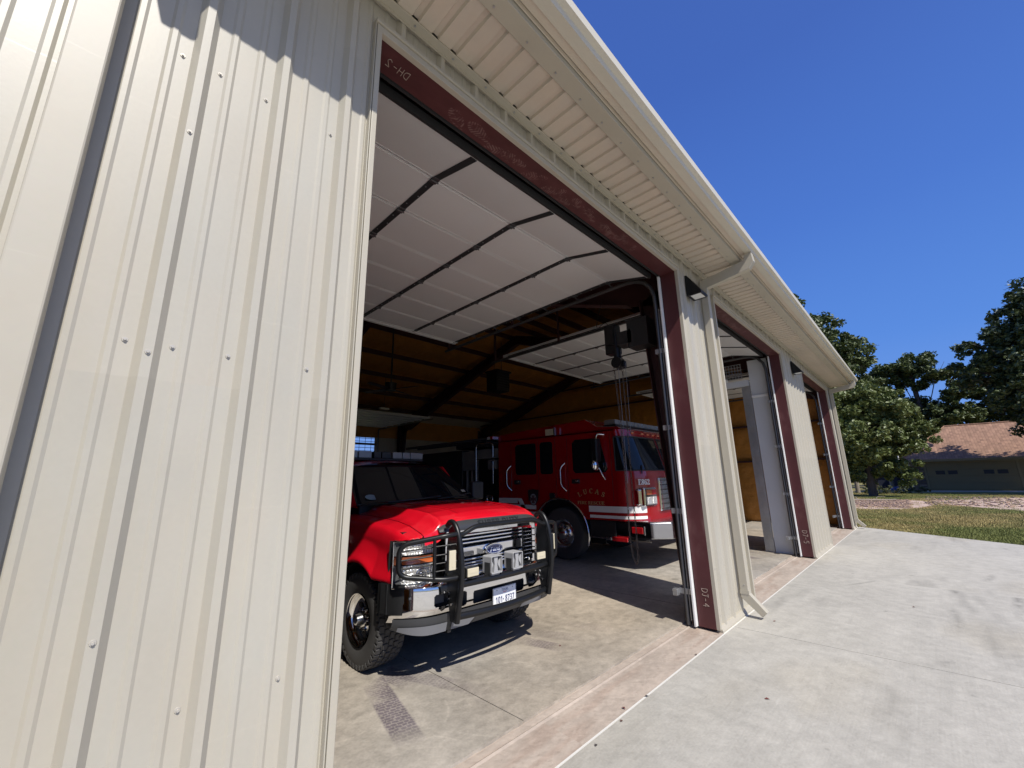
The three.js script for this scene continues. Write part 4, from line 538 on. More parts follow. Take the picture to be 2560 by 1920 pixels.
// ---------- fire engine ----------
{
  const X0 = 7.18, X1 = 9.68, XM = (X0 + X1) / 2, ZF = -1.93, ZB = -5.62;
  const t = thing('fire_engine', 'dark red fire engine with white stripes and chrome bumper in the middle bay', 'fire engine', [XM, 0, -5.5]);
  const WZ = -3.76, WY = .52, WR = .52, AR = .70;
  const arch = []; for (let k = 0; k <= 20; k++) { const a = Math.PI * (1 - k / 20); arch.push([WZ - AR * Math.cos(a) * -1, WY + AR * Math.sin(a)]); }
  const archPts = arch.filter(p => p[1] > .82).sort((a, b) => a[0] - b[0]);
  // side skins with the wheel arch cut out
  const top = 2.56, sideOut = [[ZB, .84], ...archPts.length ? [[archPts[0][0], .84], ...archPts, [archPts[archPts.length - 1][0], .84]] : [], [-2.35, .84], [-2.35, top], [ZB, top]];
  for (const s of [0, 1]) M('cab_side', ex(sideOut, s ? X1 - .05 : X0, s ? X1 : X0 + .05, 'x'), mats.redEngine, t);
  // rounded front: plan outline lofted upwards
  const plan = (u, rake = 0) => { const R = .42; const L = [[X0, -2.36]]; for (let k = 0; k <= 10; k++) { const a = k / 10 * Math.PI / 2; L.push([X0 + R - R * Math.cos(a), ZF - R + R * Math.sin(a)]); } for (let k = 10; k >= 0; k--) { const a = k / 10 * Math.PI / 2; L.push([X1 - R + R * Math.cos(a), ZF - R + R * Math.sin(a)]); } L.push([X1, -2.36]); const q = u * (L.length - 1), i = Math.min(L.length - 2, Math.floor(q)), f = q - i; return [lerp(L[i][0], L[i + 1][0], f), lerp(L[i][1], L[i + 1][1], f)]; };
  const rake = y => y < 1.72 ? 0 : -.28 * (y - 1.72);
  const front = (u, y, o = 0) => { const [x, z] = plan(u); const k = clamp((z + 2.36) / .43, 0, 1); const dx = x < XM ? (x < X0 + .42 ? (1 - k) : 0) : (x > X1 - .42 ? -(1 - k) : 0); return V(x - o * dx, y, z + rake(y) * k + o * k); };
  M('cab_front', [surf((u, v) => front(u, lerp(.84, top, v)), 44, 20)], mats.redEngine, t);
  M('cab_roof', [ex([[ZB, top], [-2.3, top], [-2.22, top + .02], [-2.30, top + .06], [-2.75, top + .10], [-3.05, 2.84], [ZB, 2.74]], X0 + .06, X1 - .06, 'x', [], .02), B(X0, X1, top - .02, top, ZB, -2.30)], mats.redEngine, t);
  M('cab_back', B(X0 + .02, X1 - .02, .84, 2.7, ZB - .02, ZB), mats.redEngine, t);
  M('cab_trunk', [B(X0 + .3, X1 - .3, .5, 1.2, ZB, -2.3)], mats.black, t);
  // windshield wraps the corners
  const wu = (t, s) => { const a = t < .7 ? lerp(.0455, 11 / 23, t / .7) : lerp(11 / 23, 11.47 / 23, (t - .7) / .3); return s ? 1 - a : a; };
  for (const s of [0, 1]) M('windshield', surf((u, v) => front(wu(u, s), lerp(1.77, 2.41, v), .008), 24, 20), mats.glass, t);
  M('windshield_seal', [0, 1].flatMap(s => [0, 1].map(e => smooth([1.765, 2.0, 2.2, 2.415].map(y => front(wu(e, s), y, .01)), .014, 10, 5)).concat([1.765, 2.415].map(y => smooth(Array.from({ length: 21 }, (_, k) => front(wu(k / 20, s), y, .01)), .014, 44, 5)))), mats.rubber, t);
  M('wiper', [rod(front(.36, 1.70, .03), front(.40, 1.86, .03), .012, 6), rod(front(.64, 1.70, .03), front(.6, 1.86, .03), .012, 6)], mats.black, t);
  const win = (pts) => M('side_window', ex(pts, X0 - .008, X0 + .01, 'x', [], .003), mats.glass, t);
  const rw = (z0, z1, y0, y1, r) => rrect(z0, z1, y0, y1, r);
  win(rw(-5.03, -4.38, 1.74, 2.44, .07)); win(rw(-4.26, -3.90, 1.74, 2.44, .06)); win([[-3.36, 1.80], [-3.30, 1.74], [-2.58, 1.74], [-2.53, 1.80], [-2.66, 2.36], [-2.74, 2.42], [-3.28, 2.43], [-3.36, 2.36]]);
  // door seams
  M('door_seam', [-5.18, -4.32, -3.82, -3.50, -2.44].map(z => B(X0 - .002, X0 + .001, z > -3.8 && z < -3.6 ? 1.3 : 1.2, 2.5, z - .005, z + .005)), mats.black, t);
  for (const z of [-5.26, -3.64]) M('grab_handle', pipe([V(X0 - .0, 1.96, z + .07), V(X0 - .08, 1.86, z), V(X0 - .08, 1.50, z), V(X0, 1.38, z + .09)], .015, .07, 8, 40), mats.chrome, t);
  for (const z of [-4.98, -3.30]) { const d = M('door_latch', RB(X0 - .02, X0, 1.53, 1.62, z - .10, z + .10, .01), mats.black, t); M('handle', RB(X0 - .035, X0 - .02, 1.57, 1.605, z + .0, z + .07, .006), mats.chromeSoft, d); }
  M('step_lamp', [RB(X0 - .02, X0, 1.22, 1.34, -4.02, -3.86, .01)], mats.black, t); M('lamp_clip', [B(X0 - .025, X0 - .02, 1.23, 1.25, -3.89, -3.86), B(X0 - .025, X0 - .02, 1.31, 1.33, -3.89, -3.86)], mats.chromeSoft, t);
  M('scene_lamp', RB(X0 - .05, X0, 2.58, 2.72, -4.05, -3.80, .01), mats.lens, t); M('scene_lamp_frame', [B(X0 - .06, X0, 2.56, 2.74, -3.80, -3.77)], mats.chromeSoft, t);
  // lettering
  const side = (g) => g.rotateY(-Math.PI / 2); // reads along +z when seen from -x
  const word2 = 'LUCAS', A = []; for (let k = 0; k < 5; k++) { const a = (k - 2) * .235; const g = txt(word2[k], .095, .004, fontSerif); g.rotateZ(-a); g.translate(Math.sin(a) * .62, Math.cos(a) * .62 - .62, 0); A.push(side(g).translate(X0 - .001, 1.385, -2.95)); }
  M('lettering', A, mats.gold, t); M('lettering', side(txt('FIRE RESCUE', .062, .004, fontSerif).scale(1.12, 1, 1)).translate(X0 - .001, 1.155, -2.97), mats.gold, t);
  { const u = .40, p = front(u, 1.545, .0), q = front(u + .01, 1.545, 0), an = Math.atan2(q.x - p.x, q.z - p.z); M('lettering', txt('E862', .10, .008, fontSerif).rotateY(an - Math.PI / 2).translate(p.x - .02, 1.545, p.z + .006), mats.whiteStripe, t); }
  // shield badge
  const bd = M('badge', ex([[-4.66, 1.36], [-4.66, 1.40], [-4.50, 1.42], [-4.34, 1.40], [-4.34, 1.36], [-4.36, 1.18], [-4.42, 1.10], [-4.50, 1.05], [-4.58, 1.10], [-4.64, 1.18]], X0 - .004, X0, 'x'), mats.black, t);
  const cross = []; for (let k = 0; k < 4; k++) cross.push(ex([[-.012, 0], [-.05, .085], [.05, .085], [.012, 0]], X0 - .007, X0 - .004, 'x').translate(0, 0, 0).rotateX(0)); M('badge_emblem', [new THREE.CylinderGeometry(.095, .095, .003, 24).rotateZ(Math.PI / 2).scale(1, 1.25, 1).translate(X0 - .005, 1.20, -4.5)], mat([.35, .36, .38], .5), bd);
  M('badge_emblem', cross.map((g, k) => g.rotateX(k * Math.PI / 2).translate(-.002, 1.20, -4.5)), mat([.10, .05, .05], .5), bd);
  // stripes follow the cab round to the front
  const band = (y0, y1, o = .004) => [surf((u, v) => front(lerp(0, 18 / 44, u), lerp(y0, y1, v), o), 18, 2)];
  const sB = (z0, z1, y0, y1) => B(X0 - .004, X0 - .0015, y0, y1, z0, z1);
  M('stripe', [...band(.985, 1.10), sB(-3.02, -2.355, .985, 1.10)], mats.whiteStripe, t); M('stripe', [...band(.875, .93), sB(-3.0, -2.355, .875, .93)], mats.whiteStripe, t);
  M('stripe', [sB(ZB, -4.99, 1.10, 1.215), ex([[-5.0, 1.215], [-4.86, 1.215], [-4.72, .985], [-4.86, .985]], X0 - .004, X0 - .0015, 'x'), sB(-5.3, -4.42, .985, 1.075), sB(-5.3, -4.42, .875, .93)], mats.whiteStripe, t);
  M('stripe_edge', [...band(.93, .985, .002), sB(-3.0, -2.355, .934, .981)], mats.redEngine, t);
  // front: headlight clusters, grille, bumper
  for (const s of [0, 1]) {
    const a = x => s ? X1 - (x - X0) : x, h = sub('headlight', t);
    M('bezel', [RB(a(7.36), a(7.86), 1.10, 1.44, ZF - .10, ZF + .035, .03), RB(a(7.30), a(7.42), 1.12, 1.42, ZF - .2, ZF - .04, .03)], mats.chrome, h);
    M('turn_signal', RB(a(7.45), a(7.64), 1.305, 1.405, ZF + .03, ZF + .05, .01), mats.amber, h); M('turn_signal', RB(a(7.65), a(7.82), 1.305, 1.405, ZF + .03, ZF + .05, .01), mats.redLens, h);
    M('lamp', [RB(a(7.46), a(7.63), 1.13, 1.27, ZF + .03, ZF + .052, .02), RB(a(7.65), a(7.82), 1.13, 1.27, ZF + .03, ZF + .052, .02)], mats.reflector, h);
  }
  const g = M('grille', [RB(7.98, 8.88, .98, 1.62, ZF - .02, ZF + .05, .03)], mats.chrome, t); for (let k = 0; k < 13; k++) M('grille_bar', B(8.02, 8.84, 1.02 + k * .045, 1.042 + k * .045, ZF + .05, ZF + .065), k % 2 ? mats.chromeSoft : mats.black, g); for (let k = 0; k < 14; k++) M('grille_bar', B(8.02 + k * .06, 8.03 + k * .06, 1.0, 1.6, ZF + .066, ZF + .075), mats.chromeSoft, g);
  const bp = [[X0 + .0, -2.42], [X0, -1.74], [X0 + .28, -1.47], [X1 - .28, -1.47], [X1, -1.74], [X1, -2.42]];
  M('bumper', [ex(bp, .56, .83, 'y', [], .012)], mat([.42, .42, .43], .07, 1), t); M('bumper_deck', ex([[X0 + .02, -2.4], [X0 + .02, -1.76], [X0 + .29, -1.49], [X1 - .29, -1.49], [X1 - .02, -1.76], [X1 - .02, -2.4]], .832, .85, 'y'), mats.chromeSoft, t);
  M('bumper_lamp', [RB(X0 - .03, X0 + .01, .64, .75, -2.10, -1.88, .01)], mats.redLens, t); M('bumper_lamp_frame', [B(X0 - .02, X0, .62, .77, -1.88, -1.855)], mats.chromeSoft, t);
  M('step_box', [RB(X0 + .0, X0 + .3, .50, .83, -3.02, -2.44, .01), B(X0 - .01, X0 + .25, .50, .52, -3.02, -1.9)], mats.black, t); M('step_edge', [B(X0 - .015, X0, .505, .525, -3.0, -1.75)], mats.chromeSoft, t);
  M('marker_lamp', RB(X0 - .03, X0 + .02, .475, .555, -2.52, -2.20, .01), mats.redLens, t); M('marker_lamp', RB(X0 - .03, X0 + .02, .485, .545, -2.66, -2.54, .01), mats.chromeSoft, t);
  // brow lamps, light bar
  for (const x of [7.55, 7.95, 8.2, 8.43, 8.66, 8.9, 9.3]) M('marker_light', new THREE.SphereGeometry(.045, 14, 8).scale(1.3, .55, .6).translate(x, 2.50, -2.14), mats.amber, t);
  const lb = sub('light_bar', t); M('bar_base', RB(7.42, 9.44, 2.66, 2.70, -2.72, -2.42, .01), mats.plastic, lb); for (let k = 0; k < 12; k++) M('bar_module', RB(7.44 + k * .166, 7.44 + k * .166 + .156, 2.70, 2.80, -2.70, -2.44, .012), mats.barLens, lb);
  // mirror
  const mr = sub('mirror', t); M('mirror_arm', [pipe([V(X0 + .1, 2.47, -2.5), V(X0 - .12, 2.49, -2.66), V(X0 - .12, 2.36, -2.68)], .014, .05), pipe([V(X0 - .10, 1.86, -2.68), V(X0 - .05, 1.68, -2.62), V(X0, 1.60, -2.60)], .014, .05)], mats.chrome, mr); M('mirror_head', RB(X0 - .22, X0 - .04, 1.95, 2.40, -2.74, -2.62, .03), mats.powder, mr); M('convex_mirror', new THREE.SphereGeometry(.11, 20, 14).scale(1, 1, .55).translate(X0 - .16, 1.88, -2.70), mats.chrome, mr);
  // wheels and arch trims
  for (const s of [0, 1]) for (const z of [WZ, -8.8]) {
    const x = s ? X1 - .06 : X0 + .06, d = s ? 1 : -1, w = sub('wheel', t, [x, WY, z]);
    M('tyre', [new THREE.LatheGeometry([[.29, -.14], [.33, -.15], [.44, -.155], [.50, -.14], [.52, -.12], [.52, .12], [.50, .14], [.44, .155], [.33, .15], [.29, .14]].map(p => new THREE.Vector2(...p)), 56).rotateZ(Math.PI / 2).translate(x - d * .15, WY, z), ...[-.07, 0, .07].map(q => new THREE.TorusGeometry(.521, .006, 5, 56).rotateY(Math.PI / 2).translate(x - d * .15 + q, WY, z))], mats.rubberTyre, w);
    M('rim', new THREE.LatheGeometry([[.295, 0], [.285, -.02], [.27, -.09], [.19, -.10], [.15, -.04], [.12, -.02], [.11, .05], [0, .06]].map(p => new THREE.Vector2(...p)), 40).rotateZ(d < 0 ? Math.PI / 2 : -Math.PI / 2).translate(x, WY, z), mats.chromeSoft, w);
    for (let k = 0; k < 10; k++) { const a = k / 10 * 6.283; M('lug_nut', new THREE.CylinderGeometry(.018, .02, .05, 6).rotateZ(Math.PI / 2).translate(x - d * .02, WY + .155 * Math.cos(a), z + .155 * Math.sin(a)), mats.chrome, w); }
  }
  M('wheel_arch', [(() => { const p = []; for (let k = 0; k <= 22; k++) { const a = Math.PI * (1.08 - k / 22 * 1.16); p.push(V(X0 - .012, WY + (AR + .01) * Math.sin(a), WZ + (AR + .01) * Math.cos(a))); } return smooth(p, .02, 44, 8); })()], mats.chrome, t);
  M('wheel_well', [surf((u, v) => V(X0 + lerp(.03, .62, v), WY + AR * Math.sin(u * Math.PI), WZ + AR * Math.cos(u * Math.PI)), 30, 2), B(X0 + .6, X0 + .62, .3, 1.3, WZ - AR, WZ + AR)], mats.black, t);
  // pump bay behind the cab and body further back
  const pb = sub('pump_panel', t); M('panel_back', [B(X0 + .5, X1 - .5, .8, 2.3, -7.0, -5.66)], mats.black, pb); M('panel_top', [B(X0 + .05, X1 - .05, 2.18, 2.42, -6.8, -5.66), B(X0 + .02, X0 + .06, 1.9, 2.4, -7.05, -6.55)], mats.pump, pb); M('pipework', [rod(V(X0 + .1, .9, -6.95), V(X0 + .1, 2.4, -6.95), .035), rod(V(X0 + .1, .9, -6.75), V(X0 + .1, 2.3, -6.75), .03), rod(V(X0 + .15, .9, -6.62), V(X0 + .15, 2.2, -6.62), .05), RB(X0 + .05, X0 + .3, 1.9, 2.15, -6.1, -5.8, .04)], mats.pump, pb);
  M('grab_rail', [pipe([V(X0 - .02, 1.0, -6.45), V(X0 - .02, 2.56, -6.45), V(X0 - .02, 2.56, -5.8), V(X0 - .02, 2.2, -5.8)], .018, .1), rod(V(X0 - .02, 1.55, -5.80), V(X0 - .02, 2.1, -5.80), .015)], mats.chromeSoft, pb); M('hose_cap', [new THREE.CylinderGeometry(.09, .09, .1, 18).rotateZ(Math.PI / 2).translate(X0, 1.18, -5.9), new THREE.TorusGeometry(.1, .02, 8, 20).rotateY(Math.PI / 2).translate(X0 - .05, 1.18, -5.9)], mats.chromeSoft, pb);
  M('body', [RB(X0, X1, .75, 2.45, -10.6, -7.05, .03)], mats.black, t); M('body_shutter', Array.from({ length: 18 }, (_, k) => B(X0 - .012, X0, 1.0 + k * .075, 1.065 + k * .075, -8.2, -7.15)), mats.stile, t);
  M('ladder', [rod(V(X0 + .3, 2.72, -6.2), V(X0 + .3, 2.72, -10.4), .04), rod(V(X0 + .75, 2.72, -6.2), V(X0 + .75, 2.72, -10.4), .04), ...Array.from({ length: 12 }, (_, k) => rod(V(X0 + .3, 2.72, -6.4 - k * .33), V(X0 + .75, 2.72, -6.4 - k * .33), .02))], mats.greyPlastic, t); M('roof_box', [RB(X0 + .2, X0 + .9, 2.5, 2.66, -7.6, -6.3, .02)], mats.black, t);
  M('ladder_tip', [B(X0 + .25, X0 + .8, 2.69, 2.76, -6.2, -6.1)], mats.redLens, t); M('ladder_tip', [B(X0 + .25, X0 + .8, 2.69, 2.76, -6.32, -6.2)], mats.white, t);
}
// ---------- neighbouring garage ----------
{
  const HX = 55.5, t = thing('garage_house', 'low grey green garage house with brown shingle roof across the lawn', 'house', [HX + 4, 0, 7]);
  const wall = mapped(tinted([.215, .175, .090], .08, 256, .3, 40), .8), wallM = mapped(tinted([.26, .215, .12], .08, 256, .3, 41), .8);
  const shingle = mapped(tex(512, (u, v) => { const r = Math.floor(v * 32), c = Math.floor(u * 24 + (r & 1) * .5 + N1(r, 3) * 3), k = .72 + .55 * N2(c * 7.3 + r * 3.1, r * 5.7), e = (v * 32) % 1 < .14 ? .7 : 1; return [.30 * k * e, .175 * k * e, .115 * k * e]; }, { rep: .16 }), .9);
  const z0 = .75, z1 = 17, ey = 2.78, rx = HX + 4.6, ry = 6.05;
  M('wall', [B(HX + .02, HX + 9, -.05, ey, z0 + .05, z1)], wall, t);
  M('trim_board', [B(HX - .02, HX + .02, 0, ey, 1.72, 1.86), B(HX - .03, HX + .02, 2.42, 2.54, 1.72, 7.6), B(HX - .02, HX + .02, 0, ey, 7.42, 7.56)], wallM, t);
  const roof = M('roof', [(() => { const a = [V(HX - .6, ey - .05, z0 - .55), V(HX - .6, ey - .05, z1), V(rx, ry, z1), V(rx, ry, z0 + 3.15)], b = [V(HX - .6, ey - .05, z0 - .55), V(rx, ry, z0 + 3.15), V(HX + 9.8, ey - .05, z0 - .55)], c = [V(HX + 9.8, ey - .05, z0 - .55), V(rx, ry, z0 + 3.15), V(rx, ry, z1), V(HX + 9.8, ey - .05, z1)]; const pos = []; const q = (p, d) => { for (const k of d) pos.push(p[k].x, p[k].y, p[k].z); }; q(a, [0, 1, 2, 0, 2, 3]); q(b, [0, 1, 2]); q(c, [0, 1, 2, 0, 2, 3]); const g = new THREE.BufferGeometry(); g.setAttribute('position', new THREE.Float32BufferAttribute(pos, 3)); g.computeVertexNormals(); return g; })()], shingle, t);
  M('fascia', [B(HX - .63, HX - .60, ey - .24, ey - .03, z0 - .57, z1), B(HX - .6, HX + 9.8, ey - .24, ey - .03, z0 - .58, z0 - .55)], wallM, t);
  M('soffit', [B(HX - .6, HX + .02, ey - .22, ey - .20, z0 - .55, z1)], wallM, t);
  M('ridge_cap', [rod(V(rx, ry + .02, z0 + 3.1), V(rx, ry + .02, z1), .07, 6), rod(V(rx, ry + .02, z0 + 3.15), V(HX - .6, ey, z0 - .55), .06, 6)], shingle, t);
  const d = sub('garage_door', t); for (let k = 0; k < 4; k++) M('door_panel', RB(HX - .015, HX + .02, .02 + k * .6, .61 + k * .6, 1.90, 7.38, .006, 1), wall, d);
  for (const z of [2.75, 3.55, 5.75, 6.55]) M('window', [B(HX - .03, HX, 1.38, 1.72, z - .30, z + .30)], mats.black, d);
  // stone facing left of the door, laid piece by piece
  const R = rng(8), sm = [[.20, .15, .11], [.14, .10, .08], [.26, .20, .15], [.11, .09, .08]].map(c => mat(c, .9)); let y = 0;
  while (y < 2.5) { const h = .10 + R() * .10; let z = .8; while (z < 1.68) { const w = Math.min(.25 + R() * .4, 1.7 - z); M('stone', RB(HX - .05 - R() * .05, HX + .02, y, y + h - .012, z, z + w - .012, .012, 1), sm[Math.floor(R() * 4)], t); z += w; } y += h; }
  M('rain_pipe', [rod(V(HX - .25, 2.55, z0 + .02), V(HX - .1, 2.3, z0), .045, 8), rod(V(HX - .1, 2.3, z0), V(HX - .1, .05, z0), .045, 8)], mats.whiteStripe, t);
  M('garage_apron', B(HX - 3.2, HX - .05, -.09, -.045, 1.6, 12), mats.apron, t);
  const c = thing('antenna_mast', 'thin white mast standing behind the garage roof corner', 'mast', [HX + 4, 0, .1]); M('pole', rod(V(HX + 4, 0, .0), V(HX + 4, 4.9, .0), .055, 8), mats.whiteStripe, c); M('cap', new THREE.SphereGeometry(.07, 8, 6).translate(HX + 4, 4.92, 0), mats.whiteStripe, c);
  const b = thing('blue_tarp', 'blue tarpaulin bundle on the ground by the garage corner', 'tarpaulin', [HX - .3, 0, .1]); M('bundle', surf((u, v) => { const a = u * 6.283, r = Math.sin(v * Math.PI / 2) * (.75 + .15 * Math.sin(a * 3)); return V(HX - .3 + r * .7 * Math.cos(a), .42 * Math.cos(v * Math.PI / 2) + .05 * N1(u * 9, v * 5) - .06, -.1 + r * Math.sin(a)); }, 28, 8), mat([.02, .045, .16], .5), b); M('cord', smooth([V(HX - .8, .05, -.1), V(HX - .3, .43, -.1), V(HX + .2, .05, -.1)], .015, 12, 5), mats.white, b);
  const s = thing('dark_shed', 'dark blue shed half hidden behind the garage corner', 'shed', [HX + 5, 0, -1.2]); M('wall', B(HX + 4, HX + 6.5, -.05, 1.7, -2.0, .5), mat([.02, .025, .045], .8), s); M('roof', ex([[-2.2, 1.7], [-.75, 2.25], [.7, 1.7]], HX + 3.8, HX + 6.7, 'x'), mat([.03, .03, .035], .8), s); M('door', B(HX + 3.97, HX + 4, 0, 1.5, -1.2, -.4), mat([.03, .035, .06], .8), s);
}
// ---------- fence posts ----------
{
  const wood = mapped(tex(256, (u, v) => { const k = .7 + .5 * fbm(N1, u * 20, v * 3, 20, 4); return [.28 * k, .24 * k, .19 * k]; }, { rep: 1 }), .9);
  const mk = (x, z, h, label) => { const t = thing('fence_post', label, 'fence post', [x, 0, z]); M('post', new THREE.CylinderGeometry(.15, .17, h, 10).translate(x, h / 2 - .06, z), wood, t); M('wire_staple', [new THREE.TorusGeometry(.16, .012, 4, 12).rotateX(Math.PI / 2).translate(x, h * .7, z)], mats.galv, t); };
  mk(48, -2.72, 1.35, 'weathered wooden fence post just right of the station wall'); mk(57.5, -.85, 1.45, 'weathered wooden fence post in shade near the dark shed');
  const rl = thing('fallen_branch', 'bare grey branch lying on the dry grass past the station', 'branch', [33, 0, -1.2]); M('limb', [smooth([V(32, .0, -1.9), V(33, .08, -1.4), V(34, .03, -.4), V(34.6, .05, .3)], .035, 20, 6), smooth([V(33, .08, -1.4), V(33.6, .2, -1.5), V(34.1, .16, -1.8)], .02, 12, 5)], wood, rl); M('twig', [smooth([V(33.8, .05, -.6), V(34.2, .22, -.5), V(34.5, .2, -.2)], .012, 8, 4)], wood, rl);
}
// ---------- trees ----------
function leafGeo(clumps, n, size, seed, colA, colB, flat = .8) {
  const R = rng(seed), pos = [], nor = [], cl = []; const tot = clumps.reduce((s, c) => s + c[3] * c[3], 0);
  for (const [cx, cy, cz, r, sq = 1] of clumps) {
    const m = Math.round(n * r * r / tot), sub = []; for (let k = 0; k < Math.max(8, r * 20); k++) { const a = R() * 6.283, y = R() * 2 - 1, q = Math.sqrt(1 - y * y), rr = r * (.45 + .75 * R()); sub.push([cx + rr * q * Math.cos(a), cy + rr * y * flat * sq, cz + rr * q * Math.sin(a), r * (.14 + .24 * R())]); }
    for (let i = 0; i < m; i++) {
      const s = sub[Math.floor(R() * sub.length)], a = R() * 6.283, yy = R() * 2 - 1, q = Math.sqrt(1 - yy * yy), rr = s[3] * Math.pow(R(), .45);
      const px = s[0] + rr * q * Math.cos(a), py = s[1] + rr * yy * .75, pz = s[2] + rr * q * Math.sin(a), L = size * (.6 + .8 * R());
      let ux = R() - .5, uy = R() * .9 + .1, uz = R() - .5, dx = R() - .5, dy = (R() - .6) * .8, dz = R() - .5; const dl = 1 / (Math.hypot(dx, dy, dz) || 1); dx *= dl; dy *= dl; dz *= dl;
      let wx = dy * uz - dz * uy, wy = dz * ux - dx * uz, wz = dx * uy - dy * ux; const wl = 1 / (Math.hypot(wx, wy, wz) || 1); wx *= wl; wy *= wl; wz *= wl;
      const nx = wy * dz - wz * dy, ny = wz * dx - wx * dz, nz = wx * dy - wy * dx, h = L * .5, g1 = L * .30, g2 = L * .08;
      const A = [px - dx * h, py - dy * h, pz - dz * h], C = [px + dx * h, py + dy * h, pz + dz * h], Bq = [px + wx * g1 + nx * g2, py + wy * g1 + ny * g2, pz + wz * g1 + nz * g2], D = [px - wx * g1 + nx * g2, py - wy * g1 + ny * g2, pz - wz * g1 + nz * g2];
      for (const v of [A, Bq, C, A, C, D]) pos.push(v[0], v[1], v[2]);
      for (const sg of [1, -1]) { let ax = nx * g1 - sg * wx * g2, ay = ny * g1 - sg * wy * g2, az = nz * g1 - sg * wz * g2; const al = 1 / Math.hypot(ax, ay, az); for (let k = 0; k < 3; k++) nor.push(ax * al, ay * al, az * al); }
      const t = R(), c0 = lerp(colA[0], colB[0], t), c1 = lerp(colA[1], colB[1], t), c2 = lerp(colA[2], colB[2], t); for (let k = 0; k < 6; k++) cl.push(c0, c1, c2);
    }
  }
  const g = new THREE.BufferGeometry(); g.setAttribute('position', new THREE.Float32BufferAttribute(pos, 3)); g.setAttribute('normal', new THREE.Float32BufferAttribute(nor, 3)); g.setAttribute('color', new THREE.Float32BufferAttribute(cl, 3)); return g;
}
const leafMat = new THREE.MeshPhysicalMaterial({ vertexColors: true, roughness: .5, transmission: .3, thickness: 0 });
const bark = mapped(tex(256, (u, v) => { const k = .5 + .9 * fbm(N1, u * 24, v * 5, 24, 4); return [.085 * k, .068 * k, .055 * k]; }, { rep: .8 }), .95);
function tree(name, label, pos, clumps, n, size, seed, cA, cB, tr, group) {
  const t = thing(name, label, 'tree', pos, group), R = rng(seed + 5);
  const g = leafGeo(clumps, n, size, seed, cA, cB); g.translate(-pos[0], -pos[1], -pos[2]);
  const m = new THREE.Mesh(g, leafMat); m.name = 'crown'; m.castShadow = m.receiveShadow = true; t.add(m);
  const H1 = clumps.reduce((s, c) => Math.max(s, c[1]), 0), o = V(...pos), parts = [smooth([o.clone(), V(pos[0] + .1, H1 * .3, pos[2] - .1), V(pos[0] - .1, H1 * .62, pos[2] + .15), V(pos[0], H1 * .9, pos[2])], tr * .62, 16, 9), rod(o, V(pos[0] + .05, H1 * .3, pos[2]), tr, 10, tr * .62)];
  for (const c of clumps) { const b = V(pos[0], clamp(c[1] * .55, 1, H1 * .7), pos[2]), e = V(c[0], c[1], c[2]), mid = b.clone().lerp(e, .5).add(V(0, -.3 + R() * .3, R() * .6 - .3)); parts.push(smooth([b, mid, e], tr * .13, 10, 6)); for (let k = 0; k < 3; k++) parts.push(rod(e.clone().lerp(mid, .3), e.clone().add(V((R() - .5) * c[3] * 1.5, (R() - .2) * c[3], (R() - .5) * c[3] * 1.5)), tr * .09, 5, tr * .04)); }
  M('trunk', parts, bark, t); return t;
}
